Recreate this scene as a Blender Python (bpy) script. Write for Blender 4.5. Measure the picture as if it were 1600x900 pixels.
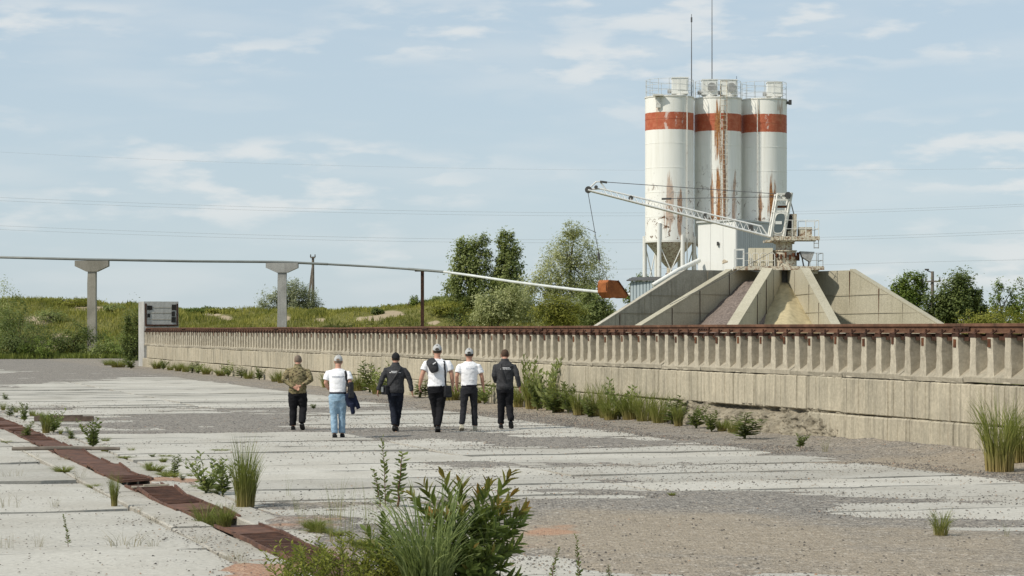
import bpy, bmesh, math, random
import numpy as np
from mathutils import Vector, Matrix, Euler, noise as mnoise
from mathutils.bvhtree import BVHTree

R = math.radians
for o in list(bpy.data.objects): bpy.data.objects.remove(o)
scene = bpy.context.scene
COL = scene.collection

# ------------------------------------------------------------------ camera
FPX, HORIZ, CAMZ = 3600.0, 515.0, 2.3          # focal length / horizon row in 1600 px photo units, eye height
cam = bpy.data.cameras.new('camera'); camo = bpy.data.objects.new('camera', cam); COL.objects.link(camo)
cam.sensor_width = 36.0; cam.lens = 36.0*FPX/1600.0
cam.shift_y = (HORIZ-450.0)/1600.0
cam.clip_start = 0.1; cam.clip_end = 12000
camo.location = (0, 0, CAMZ); camo.rotation_euler = (R(90), 0, 0)
scene.camera = camo

# ------------------------------------------------------------------ sky, sun, exposure
SUN_AZ, SUN_EL = 60.0, 44.0                    # sun stands behind the camera's left shoulder
sun_from = Vector((-math.sin(R(SUN_AZ))*math.cos(R(SUN_EL)), -math.cos(R(SUN_AZ))*math.cos(R(SUN_EL)), math.sin(R(SUN_EL))))
w = bpy.data.worlds.new('World'); scene.world = w; w.use_nodes = True
N = w.node_tree.nodes; L = w.node_tree.links; N.clear()
sky = N.new('ShaderNodeTexSky'); sky.sky_type = 'NISHITA'; sky.sun_disc = False
sky.sun_elevation = R(SUN_EL); sky.sun_rotation = math.atan2(sun_from.x, sun_from.y)
sky.altitude = 150; sky.air_density = 1.0; sky.dust_density = 0.6; sky.ozone_density = 2.0
tc = N.new('ShaderNodeTexCoord')
def wmap(scale, loc=(0, 0, 0)):
    m = N.new('ShaderNodeMapping'); m.inputs['Scale'].default_value = scale; m.inputs['Location'].default_value = loc
    L.new(tc.outputs['Generated'], m.inputs['Vector']); return m.outputs[0]
def wnoise(vec, detail, rough, dist=0.0):
    n = N.new('ShaderNodeTexNoise'); n.inputs['Scale'].default_value = 1; n.inputs['Detail'].default_value = detail
    n.inputs['Roughness'].default_value = rough; n.inputs['Distortion'].default_value = dist
    L.new(vec, n.inputs['Vector']); return n.outputs[0]
def wmr(v, a, b, c=0.0, d=1.0):
    n = N.new('ShaderNodeMapRange'); n.interpolation_type = 'SMOOTHSTEP'
    for k, x in zip(('From Min', 'From Max', 'To Min', 'To Max'), (a, b, c, d)): n.inputs[k].default_value = x
    L.new(v, n.inputs['Value']); return n.outputs[0]
def wmath(op, a, b):
    n = N.new('ShaderNodeMath'); n.operation = op
    for i, x in enumerate((a, b)):
        if isinstance(x, (int, float)): n.inputs[i].default_value = x
        else: L.new(x, n.inputs[i])
    return n.outputs[0]
def wmix(f, a, b):
    n = N.new('ShaderNodeMix'); n.data_type = 'RGBA'
    if isinstance(f, (int, float)): n.inputs[0].default_value = f
    else: L.new(f, n.inputs[0])
    for i, x in ((6, a), (7, b)):
        if isinstance(x, tuple): n.inputs[i].default_value = x
        else: L.new(x, n.inputs[i])
    return n.outputs[2]
# a thin veil of high cloud over the whole sky, then small cumulus
SKYV = 1.0
veil = wmix(0.74, sky.outputs[0], (4.95*SKYV, 5.95*SKYV, 6.75*SKYV, 1))
n1 = wnoise(wmap((26, 26, 100), (3.6, 0.4, 1.25)), 6, 0.52, 0.0)
n2 = wnoise(wmap((7, 7, 30), (7.7, 2.4, 5.0)), 2, 0.5)
cl = wmath('MULTIPLY', wmr(n1, 0.45, 0.64), wmr(n2, 0.42, 0.62))
n3 = wnoise(wmap((12, 12, 62), (1.5, 8.2, 0.3)), 4, 0.5, 0.0)
wisp = wmr(n3, 0.42, 0.75, 0.0, 0.22)
fac = wmath('MAXIMUM', wmath('MULTIPLY', cl, 0.66), wisp)
skyc = wmix(fac, veil, (7.3*SKYV, 7.4*SKYV, 7.3*SKYV, 1))
bg = N.new('ShaderNodeBackground'); bg.inputs['Strength'].default_value = 0.10
L.new(skyc, bg.inputs[0])
wo = N.new('ShaderNodeOutputWorld'); L.new(bg.outputs[0], wo.inputs[0])

sl = bpy.data.lights.new('sun', 'SUN'); sl.energy = 3.4; sl.angle = R(1.6); sl.color = (1.0, 0.935, 0.82)
so = bpy.data.objects.new('sun', sl); COL.objects.link(so)
so.rotation_euler = (-sun_from).to_track_quat('-Z', 'Y').to_euler(); so.location = (-40, -40, 60)
scene.view_settings.view_transform = 'Standard'; scene.view_settings.look = 'None'
scene.view_settings.gamma = 1.0; scene.view_settings.exposure = 0.15
scene.view_settings.use_curve_mapping = False

# ------------------------------------------------------------------ placing helpers
def G(x, y):                                   # ground point seen at a photo pixel
    Z = FPX*CAMZ/(y-HORIZ); return Vector(((x-800)*Z/FPX, Z, 0))
def P(x, y, Z):                                # point at depth Z seen at a photo pixel
    return Vector(((x-800)*Z/FPX, Z, CAMZ+(HORIZ-y)*Z/FPX))
O2 = Vector((8.9, 40.0)); U2 = Vector((-0.2997, 0.9540)); V2 = Vector((-0.9540, -0.2997))
YAW = math.atan2(U2.y, U2.x)                   # the yard's long axis (wall, channel, slabs)
def UV(u, v, z=0.0):
    p = O2+U2*u+V2*v; return Vector((p.x, p.y, z))
def toUV(p):
    d = Vector((p[0], p[1]))-O2; return d.dot(U2), d.dot(V2)

# ------------------------------------------------------------------ objects helpers
def tag(o, label=None, cat=None, group=None, kind=None):
    if label: o['label'] = label
    if cat: o['category'] = cat
    if group: o['group'] = group
    if kind: o['kind'] = kind
    return o
def empty(name, loc=(0, 0, 0), rz=0.0, label=None, cat=None, group=None, kind=None):
    o = bpy.data.objects.new(name, None); COL.objects.link(o); o.location = loc; o.rotation_euler = (0, 0, rz)
    o.empty_display_size = 0.2
    return tag(o, label, cat, group, kind)
def add(name, mesh, parent=None, loc=(0, 0, 0), rz=0.0, rot=None, scale=None):
    o = bpy.data.objects.new(name, mesh); COL.objects.link(o); o.parent = parent
    o.location = loc; o.rotation_euler = rot if rot else (0, 0, rz)
    if scale: o.scale = (scale,)*3 if isinstance(scale, (int, float)) else scale
    return o
def copy_tree(o, parent=None):
    c = o.copy(); COL.objects.link(c); c.parent = parent
    for ch in list(o.children): copy_tree(ch, c)
    return c

class MB:
    """collects geometry for one mesh"""
    def __init__(s): s.v = []; s.f = []; s.m = []
    def quadmesh(s, vs, fs, m=0):
        b = len(s.v); s.v += [tuple(p) for p in vs]
        s.f += [tuple(i+b for i in f) for f in fs]; s.m += [m]*len(fs)
    def box(s, c, d, m=0, rz=0.0, top=1.0, mat=None):
        hx, hy, hz = d[0]/2, d[1]/2, d[2]/2; vs = []
        for z in (-hz, hz):
            k = top if z > 0 else 1
            for x, y in ((-hx, -hy), (hx, -hy), (hx, hy), (-hx, hy)): vs.append(Vector((x*k, y*k, z)))
        M = mat if mat else Matrix.Rotation(rz, 3, 'Z')
        vs = [M @ p+Vector(c) for p in vs]
        s.quadmesh(vs, [(3, 2, 1, 0), (4, 5, 6, 7), (0, 1, 5, 4), (1, 2, 6, 5), (2, 3, 7, 6), (3, 0, 4, 7)], m); return s
    def bar(s, a, b, w, h=None, m=0):
        a = Vector(a); b = Vector(b); h = h or w; d = b-a
        q = d.to_track_quat('X', 'Z').to_matrix(); s.box((a+b)/2, (d.length, w, h), m, mat=q); return s
    def tube(s, path, r, n=8, m=0, cap=True, sq=1.0, up=None):
        path = [Vector(p) for p in path]; rs = r if isinstance(r, (list, tuple)) else [r]*len(path)
        rings = []; ref = Vector(up) if up else None
        for i, p in enumerate(path):
            t = (path[min(i+1, len(path)-1)]-path[max(i-1, 0)]).normalized()
            if ref is None: ref = Vector((0, 0, 1)) if abs(t.z) < 0.9 else Vector((1, 0, 0))
            x = ref-t*ref.dot(t)
            if x.length < 1e-4: x = t.orthogonal()
            x.normalize(); ref = x; y = t.cross(x)
            rr = rs[i]; rx, ry = rr if isinstance(rr, tuple) else (rr, rr*sq)
            rings.append([p+x*math.cos(2*math.pi*k/n)*rx+y*math.sin(2*math.pi*k/n)*ry for k in range(n)])
        vs = [q for ring in rings for q in ring]; fs = []
        for i in range(len(path)-1):
            for k in range(n): fs.append((i*n+k, i*n+(k+1) % n, (i+1)*n+(k+1) % n, (i+1)*n+k))
        if cap:
            fs.append(tuple(reversed(range(n)))); e = (len(path)-1)*n; fs.append(tuple(range(e, e+n)))
        s.quadmesh(vs, fs, m); return s
    def lathe(s, prof, n=24, m=0, c=(0, 0, 0), cap=True):
        vs = []; fs = []
        for r, z in prof:
            for k in range(n): a = 2*math.pi*k/n; vs.append((c[0]+r*math.cos(a), c[1]+r*math.sin(a), c[2]+z))
        for i in range(len(prof)-1):
            for k in range(n): fs.append((i*n+k, i*n+(k+1) % n, (i+1)*n+(k+1) % n, (i+1)*n+k))
        if cap:
            fs.append(tuple(reversed(range(n)))); e = (len(prof)-1)*n; fs.append(tuple(range(e, e+n)))
        s.quadmesh(vs, fs, m); return s
    def prism(s, poly, off, m=0):               # poly: list of 3d points, off: extrusion vector
        poly = [Vector(p) for p in poly]; off = Vector(off); n = len(poly)
        vs = poly+[p+off for p in poly]
        fs = [tuple(range(n)), tuple(reversed(range(n, 2*n)))]
        for i in range(n): j = (i+1) % n; fs.append((i, i+n, j+n, j))
        s.quadmesh(vs, fs, m); return s
    def ball(s, c, r, n=12, k=8, m=0, M=None):
        rx, ry, rz = r if isinstance(r, tuple) else (r, r, r)
        vs = []; fs = []
        for i in range(1, k):
            t = math.pi*i/k
            for j in range(n):
                a = 2*math.pi*j/n; p = Vector((rx*math.sin(t)*math.cos(a), ry*math.sin(t)*math.sin(a), rz*math.cos(t)))
                vs.append((M @ p if M else p)+Vector(c))
        for i in range(k-2):
            for j in range(n): fs.append((i*n+j, (i+1)*n+j, (i+1)*n+(j+1) % n, i*n+(j+1) % n))
        t0 = Vector((0, 0, rz)); t1 = Vector((0, 0, -rz))
        vs += [(M @ t0 if M else t0)+Vector(c), (M @ t1 if M else t1)+Vector(c)]; a, b = len(vs)-2, len(vs)-1
        for j in range(n): fs.append((a, j, (j+1) % n)); fs.append((b, (k-2)*n+(j+1) % n, (k-2)*n+j))
        s.quadmesh(vs, fs, m); return s
    def mesh(s, name, mats, smooth=False):
        me = bpy.data.meshes.new(name); me.from_pydata([tuple(p) for p in s.v], [], s.f)
        for mt in (mats if isinstance(mats, (list, tuple)) else [mats]): me.materials.append(mt)
        me.polygons.foreach_set('material_index', s.m)
        if smooth:
            me.polygons.foreach_set('use_smooth', [True]*len(me.polygons))
            if smooth == 'auto': me.set_sharp_from_angle(angle=R(38))
        bm = bmesh.new(); bm.from_mesh(me); bmesh.ops.recalc_face_normals(bm, faces=bm.faces); bm.to_mesh(me); bm.free()
        me.update(); return me
    def build(s, name, mats, parent=None, loc=(0, 0, 0), rz=0.0, smooth=False):
        return add(name, s.mesh(name, mats, smooth), parent, loc, rz)

def np_mesh(name, V, F, mats, smooth=False):
    me = bpy.data.meshes.new(name); V = np.asarray(V, dtype=np.float32); F = np.asarray(F, dtype=np.int32); k = F.shape[1]
    me.vertices.add(len(V)); me.vertices.foreach_set('co', V.ravel())
    me.loops.add(F.size); me.loops.foreach_set('vertex_index', F.ravel())
    me.polygons.add(len(F)); me.polygons.foreach_set('loop_start', np.arange(0, F.size, k, dtype=np.int32))
    try: me.polygons.foreach_set('loop_total', np.full(len(F), k, dtype=np.int32))
    except Exception: pass
    for mt in (mats if isinstance(mats, (list, tuple)) else [mats]): me.materials.append(mt)
    if smooth: me.polygons.foreach_set('use_smooth', np.ones(len(F), dtype=bool))
    me.update(calc_edges=True); me.validate(); return me

# value noise in numpy
def _h(ix, iy, seed):
    n = (ix.astype(np.int64)*374761393+iy.astype(np.int64)*668265263+seed*974711) & 0xffffffff
    n = ((n ^ (n >> 13))*1274126177) & 0xffffffff
    n = n ^ (n >> 16); return (n & 0xffff)/65535.0
def vn(x, y, seed=0):
    x = np.asarray(x, float); y = np.asarray(y, float); ix = np.floor(x); iy = np.floor(y); fx = x-ix; fy = y-iy
    fx = fx*fx*(3-2*fx); fy = fy*fy*(3-2*fy); a = _h(ix, iy, seed); b = _h(ix+1, iy, seed); c = _h(ix, iy+1, seed); d = _h(ix+1, iy+1, seed)
    return (a*(1-fx)+b*fx)*(1-fy)+(c*(1-fx)+d*fx)*fy
def fbm(x, y, seed=0, oct=4, gain=0.5):
    s = 0; a = 1; t = 0
    for i in range(oct): s = s+a*vn(np.asarray(x)*2**i, np.asarray(y)*2**i, seed+i*17); t += a; a *= gain
    return s/t
def sst(a, b, x): t = np.clip((np.asarray(x, float)-a)/(b-a), 0, 1); return t*t*(3-2*t)

# ------------------------------------------------------------------ materials
class Mat:
    def __init__(s, name, rough=0.9, spec=0.25, metal=0.0):
        s.m = bpy.data.materials.new(name); s.m.use_nodes = True; s.t = s.m.node_tree; s.N = s.t.nodes; s.L = s.t.links; s.N.clear()
        s.b = s.N.new('ShaderNodeBsdfPrincipled'); s.o = s.N.new('ShaderNodeOutputMaterial'); s.L.new(s.b.outputs[0], s.o.inputs[0])
        s.b.inputs['Roughness'].default_value = rough; s.b.inputs['Specular IOR Level'].default_value = spec; s.b.inputs['Metallic'].default_value = metal
    def put(s, sock, x):
        if isinstance(x, (int, float)):
            sock.default_value = x if sock.type == 'VALUE' else (x, x, x, 1)
        elif isinstance(x, tuple): sock.default_value = x if len(x) == 4 or sock.type == 'VECTOR' else x+(1,)
        else: s.L.new(x, sock)
    def pos(s): return s.N.new('ShaderNodeNewGeometry').outputs['Position']
    def obj(s): return s.N.new('ShaderNodeTexCoord').outputs['Object']
    def island(s): return s.N.new('ShaderNodeNewGeometry').outputs['Random Per Island']
    def rnd(s): return s.N.new('ShaderNodeObjectInfo').outputs['Random']
    def attr(s, n): a = s.N.new('ShaderNodeAttribute'); a.attribute_name = n; return a.outputs['Fac']
    def map(s, v, scale=(1, 1, 1), rot=(0, 0, 0), loc=(0, 0, 0)):
        n = s.N.new('ShaderNodeMapping'); n.inputs['Scale'].default_value = scale; n.inputs['Rotation'].default_value = rot; n.inputs['Location'].default_value = loc
        s.L.new(v, n.inputs[0]); return n.outputs[0]
    def noise(s, v, scale, detail=4, rough=0.6, dist=0.0):
        n = s.N.new('ShaderNodeTexNoise'); n.inputs['Scale'].default_value = scale; n.inputs['Detail'].default_value = detail
        n.inputs['Roughness'].default_value = rough; n.inputs['Distortion'].default_value = dist; s.L.new(v, n.inputs['Vector']); return n.outputs[0]
    def voro(s, v, scale):
        n = s.N.new('ShaderNodeTexVoronoi'); n.inputs['Scale'].default_value = scale; s.L.new(v, n.inputs['Vector']); return n.outputs['Distance'], n.outputs['Color']
    def sep(s, v):
        n = s.N.new('ShaderNodeSeparateXYZ'); s.L.new(v, n.inputs[0]); return n.outputs
    def comb(s, x, y, z):
        n = s.N.new('ShaderNodeCombineXYZ')
        for i, k in enumerate((x, y, z)): s.put(n.inputs[i], k)
        return n.outputs[0]
    def mr(s, v, a, b, c=0.0, d=1.0):
        n = s.N.new('ShaderNodeMapRange'); n.interpolation_type = 'SMOOTHSTEP'
        for k, x in zip(('From Min', 'From Max', 'To Min', 'To Max'), (a, b, c, d)): n.inputs[k].default_value = x
        s.put(n.inputs['Value'], v); return n.outputs[0]
    def math(s, op, a, b=0.0):
        n = s.N.new('ShaderNodeMath'); n.operation = op; s.put(n.inputs[0], a); s.put(n.inputs[1], b); return n.outputs[0]
    def mix(s, f, a, b, mode='MIX'):
        n = s.N.new('ShaderNodeMix'); n.data_type = 'RGBA'; n.blend_type = mode; s.put(n.inputs[0], f); s.put(n.inputs[6], a); s.put(n.inputs[7], b); return n.outputs[2]
    def ramp(s, f, stops):
        n = s.N.new('ShaderNodeValToRGB'); e = n.color_ramp.elements
        while len(e) < len(stops): e.new(0.5)
        for k, (p, c) in zip(e, stops): k.position = p; k.color = c+(1,) if isinstance(c, tuple) else (c, c, c, 1)
        s.put(n.inputs[0], f); return n.outputs[0]
    def bump(s, h, strength=0.3, dist=0.02):
        n = s.N.new('ShaderNodeBump'); n.inputs['Strength'].default_value = strength; n.inputs['Distance'].default_value = dist
        s.L.new(h, n.inputs['Height']); s.L.new(n.outputs[0], s.b.inputs['Normal'])
    def col(s, c): s.put(s.b.inputs['Base Color'], c); return s
    def rough(s, c): s.put(s.b.inputs['Roughness'], c); return s

def m_plain(name, c, rough=0.8, spec=0.25, var=0.25, scale=6.0, metal=0.0, bump=0.0):
    k = Mat(name, rough, spec, metal); n = k.noise(k.obj(), scale, 5, 0.65)
    lo = tuple(x*(1-var) for x in c); hi = tuple(min(1, x*(1+var)) for x in c)
    k.col(k.ramp(n, [(0.3, lo), (0.7, hi)]))
    if bump: k.bump(n, bump, 0.02)
    return k.m

def m_concrete(name, base, stain, streak=0.6, speck=0.0, bump=0.4, tone=0.18, wetscale=1.0, moss=0.0, rust=0.0):
    k = Mat(name, 0.93, 0.15); p = k.pos()
    big = k.noise(p, 0.55*wetscale, 5, 0.6); fine = k.noise(p, 14, 6, 0.7)
    c = k.mix(k.mr(big, 0.38, 0.68), base, stain)
    if streak:
        st = k.noise(k.map(p, (5.5, 5.5, 0.35)), 1.0, 4, 0.65); c = k.mix(k.mr(st, 0.48, 0.72, 0, streak), c, tuple(x*0.52 for x in stain))
        s2 = k.noise(k.map(p, (9, 9, 0.5), loc=(4, 1, 2)), 1.0, 3, 0.6); c = k.mix(k.mr(s2, 0.55, 0.7, 0, streak*0.6), c, tuple(min(1, x*1.25) for x in base))
    if moss: c = k.mix(k.mr(k.noise(p, 1.7, 5, 0.7), 0.55, 0.75, 0, moss), c, (0.10, 0.10, 0.05))
    if rust: c = k.mix(k.mr(k.noise(k.map(p, (7, 7, 0.6), loc=(9, 3, 0)), 1.0, 4, 0.6), 0.6, 0.74, 0, rust), c, (0.25, 0.11, 0.045))
    c = k.mix(k.mr(fine, 0.3, 0.75, 0.0, 1.0), k.mix(0.35, c, (0.04, 0.038, 0.033)), c)
    c = k.mix(tone, c, k.ramp(k.rnd(), [(0.0, tuple(x*0.45 for x in base)), (1.0, tuple(min(1, x*1.3) for x in base))]))
    if speck:
        d, vc = k.voro(p, 13); sp = k.mr(d, 0.13, 0.23, 1, 0); gate = k.mr(k.noise(p, 0.9, 3, 0.6), 0.44, 0.62)
        c = k.mix(k.math('MULTIPLY', k.math('MULTIPLY', sp, gate), speck), c, (0.09, 0.082, 0.075))
        d2, _ = k.voro(k.map(p, (1, 1, 1), loc=(3, 7, 1)), 31); c = k.mix(k.math('MULTIPLY', k.mr(d2, 0.12, 0.2, 1, 0), k.mr(k.noise(p, 1.6, 3, 0.6), 0.4, 0.65, 0, speck*0.8)), c, (0.16, 0.145, 0.13))
    k.col(c)
    k.bump(k.mix(0.5, fine, k.noise(p, 40, 4, 0.7)), bump, 0.02); return k.m

def m_rust(name, a=(0.085, 0.035, 0.018), b=(0.22, 0.085, 0.035), d=(0.035, 0.02, 0.015), scale=5.0):
    k = Mat(name, 0.88, 0.2); p = k.pos(); n = k.noise(p, scale, 7, 0.7); n2 = k.noise(p, scale*0.25, 4, 0.6)
    c = k.ramp(n, [(0.25, d), (0.5, a), (0.75, b)]); c = k.mix(k.mr(n2, 0.45, 0.7, 0, 0.5), c, b); k.col(c); k.bump(n, 0.5, 0.01); return k.m

def m_whitemetal(name, base=(0.74, 0.74, 0.70), rust=0.5, dirt=0.35, scale=1.0, thr=0.60):
    k = Mat(name, 0.6, 0.35); p = k.obj()
    st = k.noise(k.map(p, (6*scale, 6*scale, 0.35*scale)), 1.0, 5, 0.65)
    c = k.mix(k.mr(st, 0.42, 0.75, 0, dirt), base, tuple(x*0.55 for x in base))
    sp = k.noise(p, 5.0*scale, 7, 0.75, 0.4); run = k.noise(k.map(p, (8*scale, 8*scale, 0.7*scale)), 1.0, 6, 0.7)
    f = k.math('MAXIMUM', k.mr(sp, thr, thr+0.06, 0, rust), k.mr(run, thr+0.02, thr+0.12, 0, rust*0.7))
    c = k.mix(f, c, k.ramp(sp, [(0.4, (0.28, 0.13, 0.05)), (0.75, (0.09, 0.045, 0.025))])); k.col(c); k.bump(sp, 0.15, 0.01); return k.m

def m_leaf(name, lo, hi, trans=0.35, tip=None, scale=0.5, iw=0.6):
    k = Mat(name, 0.62, 0.3); p = k.pos()
    f = k.math('ADD', k.math('MULTIPLY', k.island(), iw), k.math('MULTIPLY', k.mr(k.noise(p, scale, 4, 0.6), 0.3, 0.7), 1-iw))
    c = k.ramp(f, [(0.15, lo), (0.5, tuple((a+b)/2 for a, b in zip(lo, hi))), (0.9, hi)])
    if tip: c = k.mix(k.attr('tip'), c, tip)
    k.col(c); t = k.N.new('ShaderNodeBsdfTranslucent'); k.put(t.inputs[0], k.mix(0.35, c, (0.30, 0.36, 0.06), 'MIX'))
    ms = k.N.new('ShaderNodeMixShader'); ms.inputs[0].default_value = trans
    k.L.new(k.b.outputs[0], ms.inputs[1]); k.L.new(t.outputs[0], ms.inputs[2]); k.L.new(ms.outputs[0], k.o.inputs[0]); return k.m

MT = {}
MT['slab'] = m_concrete('slab_concrete', (0.54, 0.515, 0.455), (0.45, 0.42, 0.36), streak=0, speck=0.95, bump=0.35, tone=0.22)
MT['kerb'] = m_concrete('kerb_concrete', (0.51, 0.48, 0.42), (0.42, 0.39, 0.33), streak=0, speck=0.9, bump=0.35, tone=0.15)
MT['wall'] = m_concrete('wall_concrete', (0.53, 0.47, 0.355), (0.40, 0.36, 0.275), moss=0.2, streak=0.8, bump=0.5, tone=0.12, rust=0.12)
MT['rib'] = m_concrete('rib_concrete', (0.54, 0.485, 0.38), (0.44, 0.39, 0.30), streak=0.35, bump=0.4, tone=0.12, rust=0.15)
MT['panelback'] = m_concrete('panel_back_concrete', (0.42, 0.375, 0.29), (0.32, 0.285, 0.22), streak=0.5, bump=0.4, tone=0.2, rust=0.1)  # panel between ribs, darker than rib concrete: recess shade partly put into the colour
MT['bunker'] = m_concrete('bunker_concrete', (0.54, 0.50, 0.385), (0.46, 0.42, 0.31), streak=0.3, bump=0.4, tone=0.1, wetscale=0.6)
MT['bunker_old'] = m_concrete('weathered_bunker_concrete', (0.54, 0.505, 0.42), (0.42, 0.395, 0.325), streak=0.6, bump=0.4, tone=0.1, moss=0.25)
MT['pillar'] = m_concrete('pillar_concrete', (0.36, 0.335, 0.28), (0.24, 0.225, 0.18), streak=0.3, bump=0.6, tone=0.25, moss=0.35)
MT['endblock'] = m_concrete('end_block_concrete', (0.54, 0.53, 0.50), (0.40, 0.39, 0.365), streak=0.45, bump=0.4, tone=0.1, moss=0.2)
MT['rubble'] = m_concrete('rubble_concrete', (0.36, 0.315, 0.235), (0.19, 0.165, 0.12), streak=0, speck=1.0, bump=1.0, tone=0.0, wetscale=7)
MT['tar'] = m_plain('tar_patch', (0.03, 0.027, 0.025), 0.9, 0.2, 0.4)
MT['rust'] = m_rust('rusty_steel'); MT['rail'] = m_rust('rusty_rail', (0.12, 0.062, 0.038), (0.20, 0.105, 0.065), (0.05, 0.03, 0.022), 3.0)
MT['rustdark'] = m_rust('dark_rusty_steel', (0.05, 0.026, 0.018), (0.11, 0.05, 0.03), (0.022, 0.015, 0.012))
MT['plate'] = m_rust('rusty_cover_plate', (0.11, 0.060, 0.043), (0.19, 0.095, 0.062), (0.055, 0.034, 0.028), 6.0)
MT['bucket'] = m_rust('rusty_bucket_paint', (0.30, 0.10, 0.035), (0.42, 0.16, 0.06), (0.13, 0.05, 0.025), 3.0)
MT['white'] = m_whitemetal('dirty_white_paint', rust=0.55, dirt=0.35)
MT['cranewhite'] = m_whitemetal('crane_white_paint', (0.70, 0.69, 0.64), rust=0.6, dirt=0.4, scale=1.5, thr=0.57)
MT['craneold'] = m_whitemetal('crane_rusty_paint', (0.62, 0.575, 0.46), rust=0.9, dirt=0.5, scale=1.5, thr=0.51)
MT['boom'] = m_whitemetal('boom_white_paint', (0.72, 0.72, 0.70), rust=0.3, dirt=0.4, scale=2.0, thr=0.62)
MT['cream'] = m_whitemetal('cream_panel_paint', (0.66, 0.60, 0.46), rust=0.3, dirt=0.3)
MT['housewhite'] = m_whitemetal('house_white_cladding', (0.72, 0.72, 0.69), rust=0.15, dirt=0.12, thr=0.72)
MT['houseshadegrey'] = m_whitemetal('house_shade_grey_cladding', (0.52, 0.53, 0.52), rust=0.15, dirt=0.35, thr=0.7)  # house white darkened to grey: shade of the right face put into the colour
MT['shed'] = m_whitemetal('shed_blue_grey_cladding', (0.38, 0.44, 0.47), rust=0.2, dirt=0.3, thr=0.7)
MT['steel'] = m_plain('grey_steel', (0.32, 0.32, 0.31), 0.55, 0.4, 0.3); MT['darksteel'] = m_plain('dark_steel', (0.07, 0.068, 0.065), 0.6, 0.35, 0.35)
MT['galv'] = m_plain('galvanised_railing', (0.52, 0.53, 0.52), 0.5, 0.4, 0.25)
MT['pipe'] = m_plain('grey_painted_pipe', (0.16, 0.175, 0.165), 0.5, 0.4, 0.25, 0.8); MT['pipewhite'] = m_plain('white_pipe_wrap', (0.60, 0.62, 0.60), 0.5, 0.4, 0.15, 0.8)
MT['cable'] = m_plain('steel_cable', (0.10, 0.10, 0.105), 0.6, 0.3, 0.2); MT['wire'] = m_plain('power_wire', (0.30, 0.31, 0.32), 0.6, 0.3, 0.1)
MT['wood'] = m_plain('weathered_timber', (0.12, 0.09, 0.07), 0.9, 0.15, 0.5, 9, bump=0.4); MT['pole'] = m_plain('weathered_pole', (0.17, 0.145, 0.12), 0.9, 0.15, 0.35, 3)
MT['bark'] = m_plain('tree_bark', (0.10, 0.085, 0.065), 0.95, 0.1, 0.4, 4, bump=0.5)
MT['greenstem'] = m_plain('green_stem', (0.11, 0.12, 0.045), 0.7, 0.2, 0.3); MT['redstem'] = m_plain('reddish_stem', (0.13, 0.065, 0.045), 0.7, 0.2, 0.3)
k = Mat('window_glass', 0.12, 0.5); k.col((0.10, 0.125, 0.13)); MT['glass'] = k.m
MT['black_rubber'] = m_plain('black_rubber', (0.02, 0.02, 0.021), 0.7, 0.3, 0.2)

# silo paint: white shell, red band, peeling and rust runs where the shell is worn
def m_silo(name, band, zc, runs, patch, wear=(0, 1)):
    k = Mat(name, 0.62, 0.3); p = k.obj(); x, y, z = k.sep(p)
    wn = k.noise(p, 1.4, 6, 0.7, 0.3); stn = k.noise(k.map(p, (5, 5, 0.22)), 1.0, 5, 0.65)
    c = k.mix(k.mr(stn, 0.45, 0.78, 0, 0.35), (0.82, 0.81, 0.76), (0.56, 0.53, 0.43))
    zz = k.math('ADD', z, k.math('MULTIPLY', k.math('SUBTRACT', k.noise(p, 6, 3, 0.6), 0.5), 0.05))
    bandf = k.math('MULTIPLY', k.mr(zz, band[0]-0.015, band[0]+0.015), k.mr(zz, band[1]-0.015, band[1]+0.015, 1, 0))
    pn = k.noise(k.map(p, (2.2, 2.2, 1.2), loc=(patch[0], 0, patch[1])), 1.0, 7, 0.72, 0.5)
    xw = k.math('MULTIPLY', k.mr(x, patch[2]-0.3, patch[2]), k.mr(x, patch[3], patch[3]+0.3, 1, 0))
    peel = k.mr(k.math('ADD', pn, k.math('MULTIPLY', xw, 0.16)), 0.66, 0.74, 0, 0.55)
    red = k.mix(k.mr(k.noise(p, 3.5, 6, 0.7), 0.35, 0.7), (0.40, 0.095, 0.045), (0.50, 0.17, 0.09))
    c = k.mix(k.math('MULTIPLY', bandf, k.math('SUBTRACT', 1.0, peel)), c, red)
    ru = k.noise(k.map(p, (7.5, 7.5, 0.5)), 1.0, 6, 0.72, 0.2)
    z = k.math('ADD', z, k.math('MULTIPLY', k.math('SUBTRACT', k.noise(k.map(p, (4, 4, 0.3), loc=(2, 5, 0)), 1.0, 3, 0.6), 0.5), 5.0))
    for (xa, wd, z0, z1, amt) in runs:
        g = k.mr(k.math('ABSOLUTE', k.math('SUBTRACT', x, xa)), 0.0, wd, 1, 0)
        g = k.math('MULTIPLY', g, k.math('MULTIPLY', k.mr(z, z0-0.5, z0+0.5), k.mr(z, z1-1.4, z1+0.4, 1, 0)))
        f = k.mr(k.math('ADD', ru, k.math('MULTIPLY', g, 0.30)), 0.60, 0.74, 0, amt); f = k.math('MULTIPLY', f, k.mr(g, 0, 0.3))
        c = k.mix(f, c, k.ramp(k.noise(p, 9, 5, 0.7), [(0.35, (0.13, 0.055, 0.025)), (0.5, (0.36, 0.15, 0.05)), (0.75, (0.50, 0.28, 0.11))]))
    sp = k.noise(p, 2.6, 9, 0.74, 0.5); lowz = k.mr(z, wear[0], wear[1], 1, 0)
    f = k.math('MULTIPLY', k.mr(sp, 0.56, 0.60), lowz); c = k.mix(f, c, (0.13, 0.065, 0.03))
    k.col(c); k.bump(k.noise(p, 1.2, 3, 0.5), 0.15, 0.05); return k.m

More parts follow.
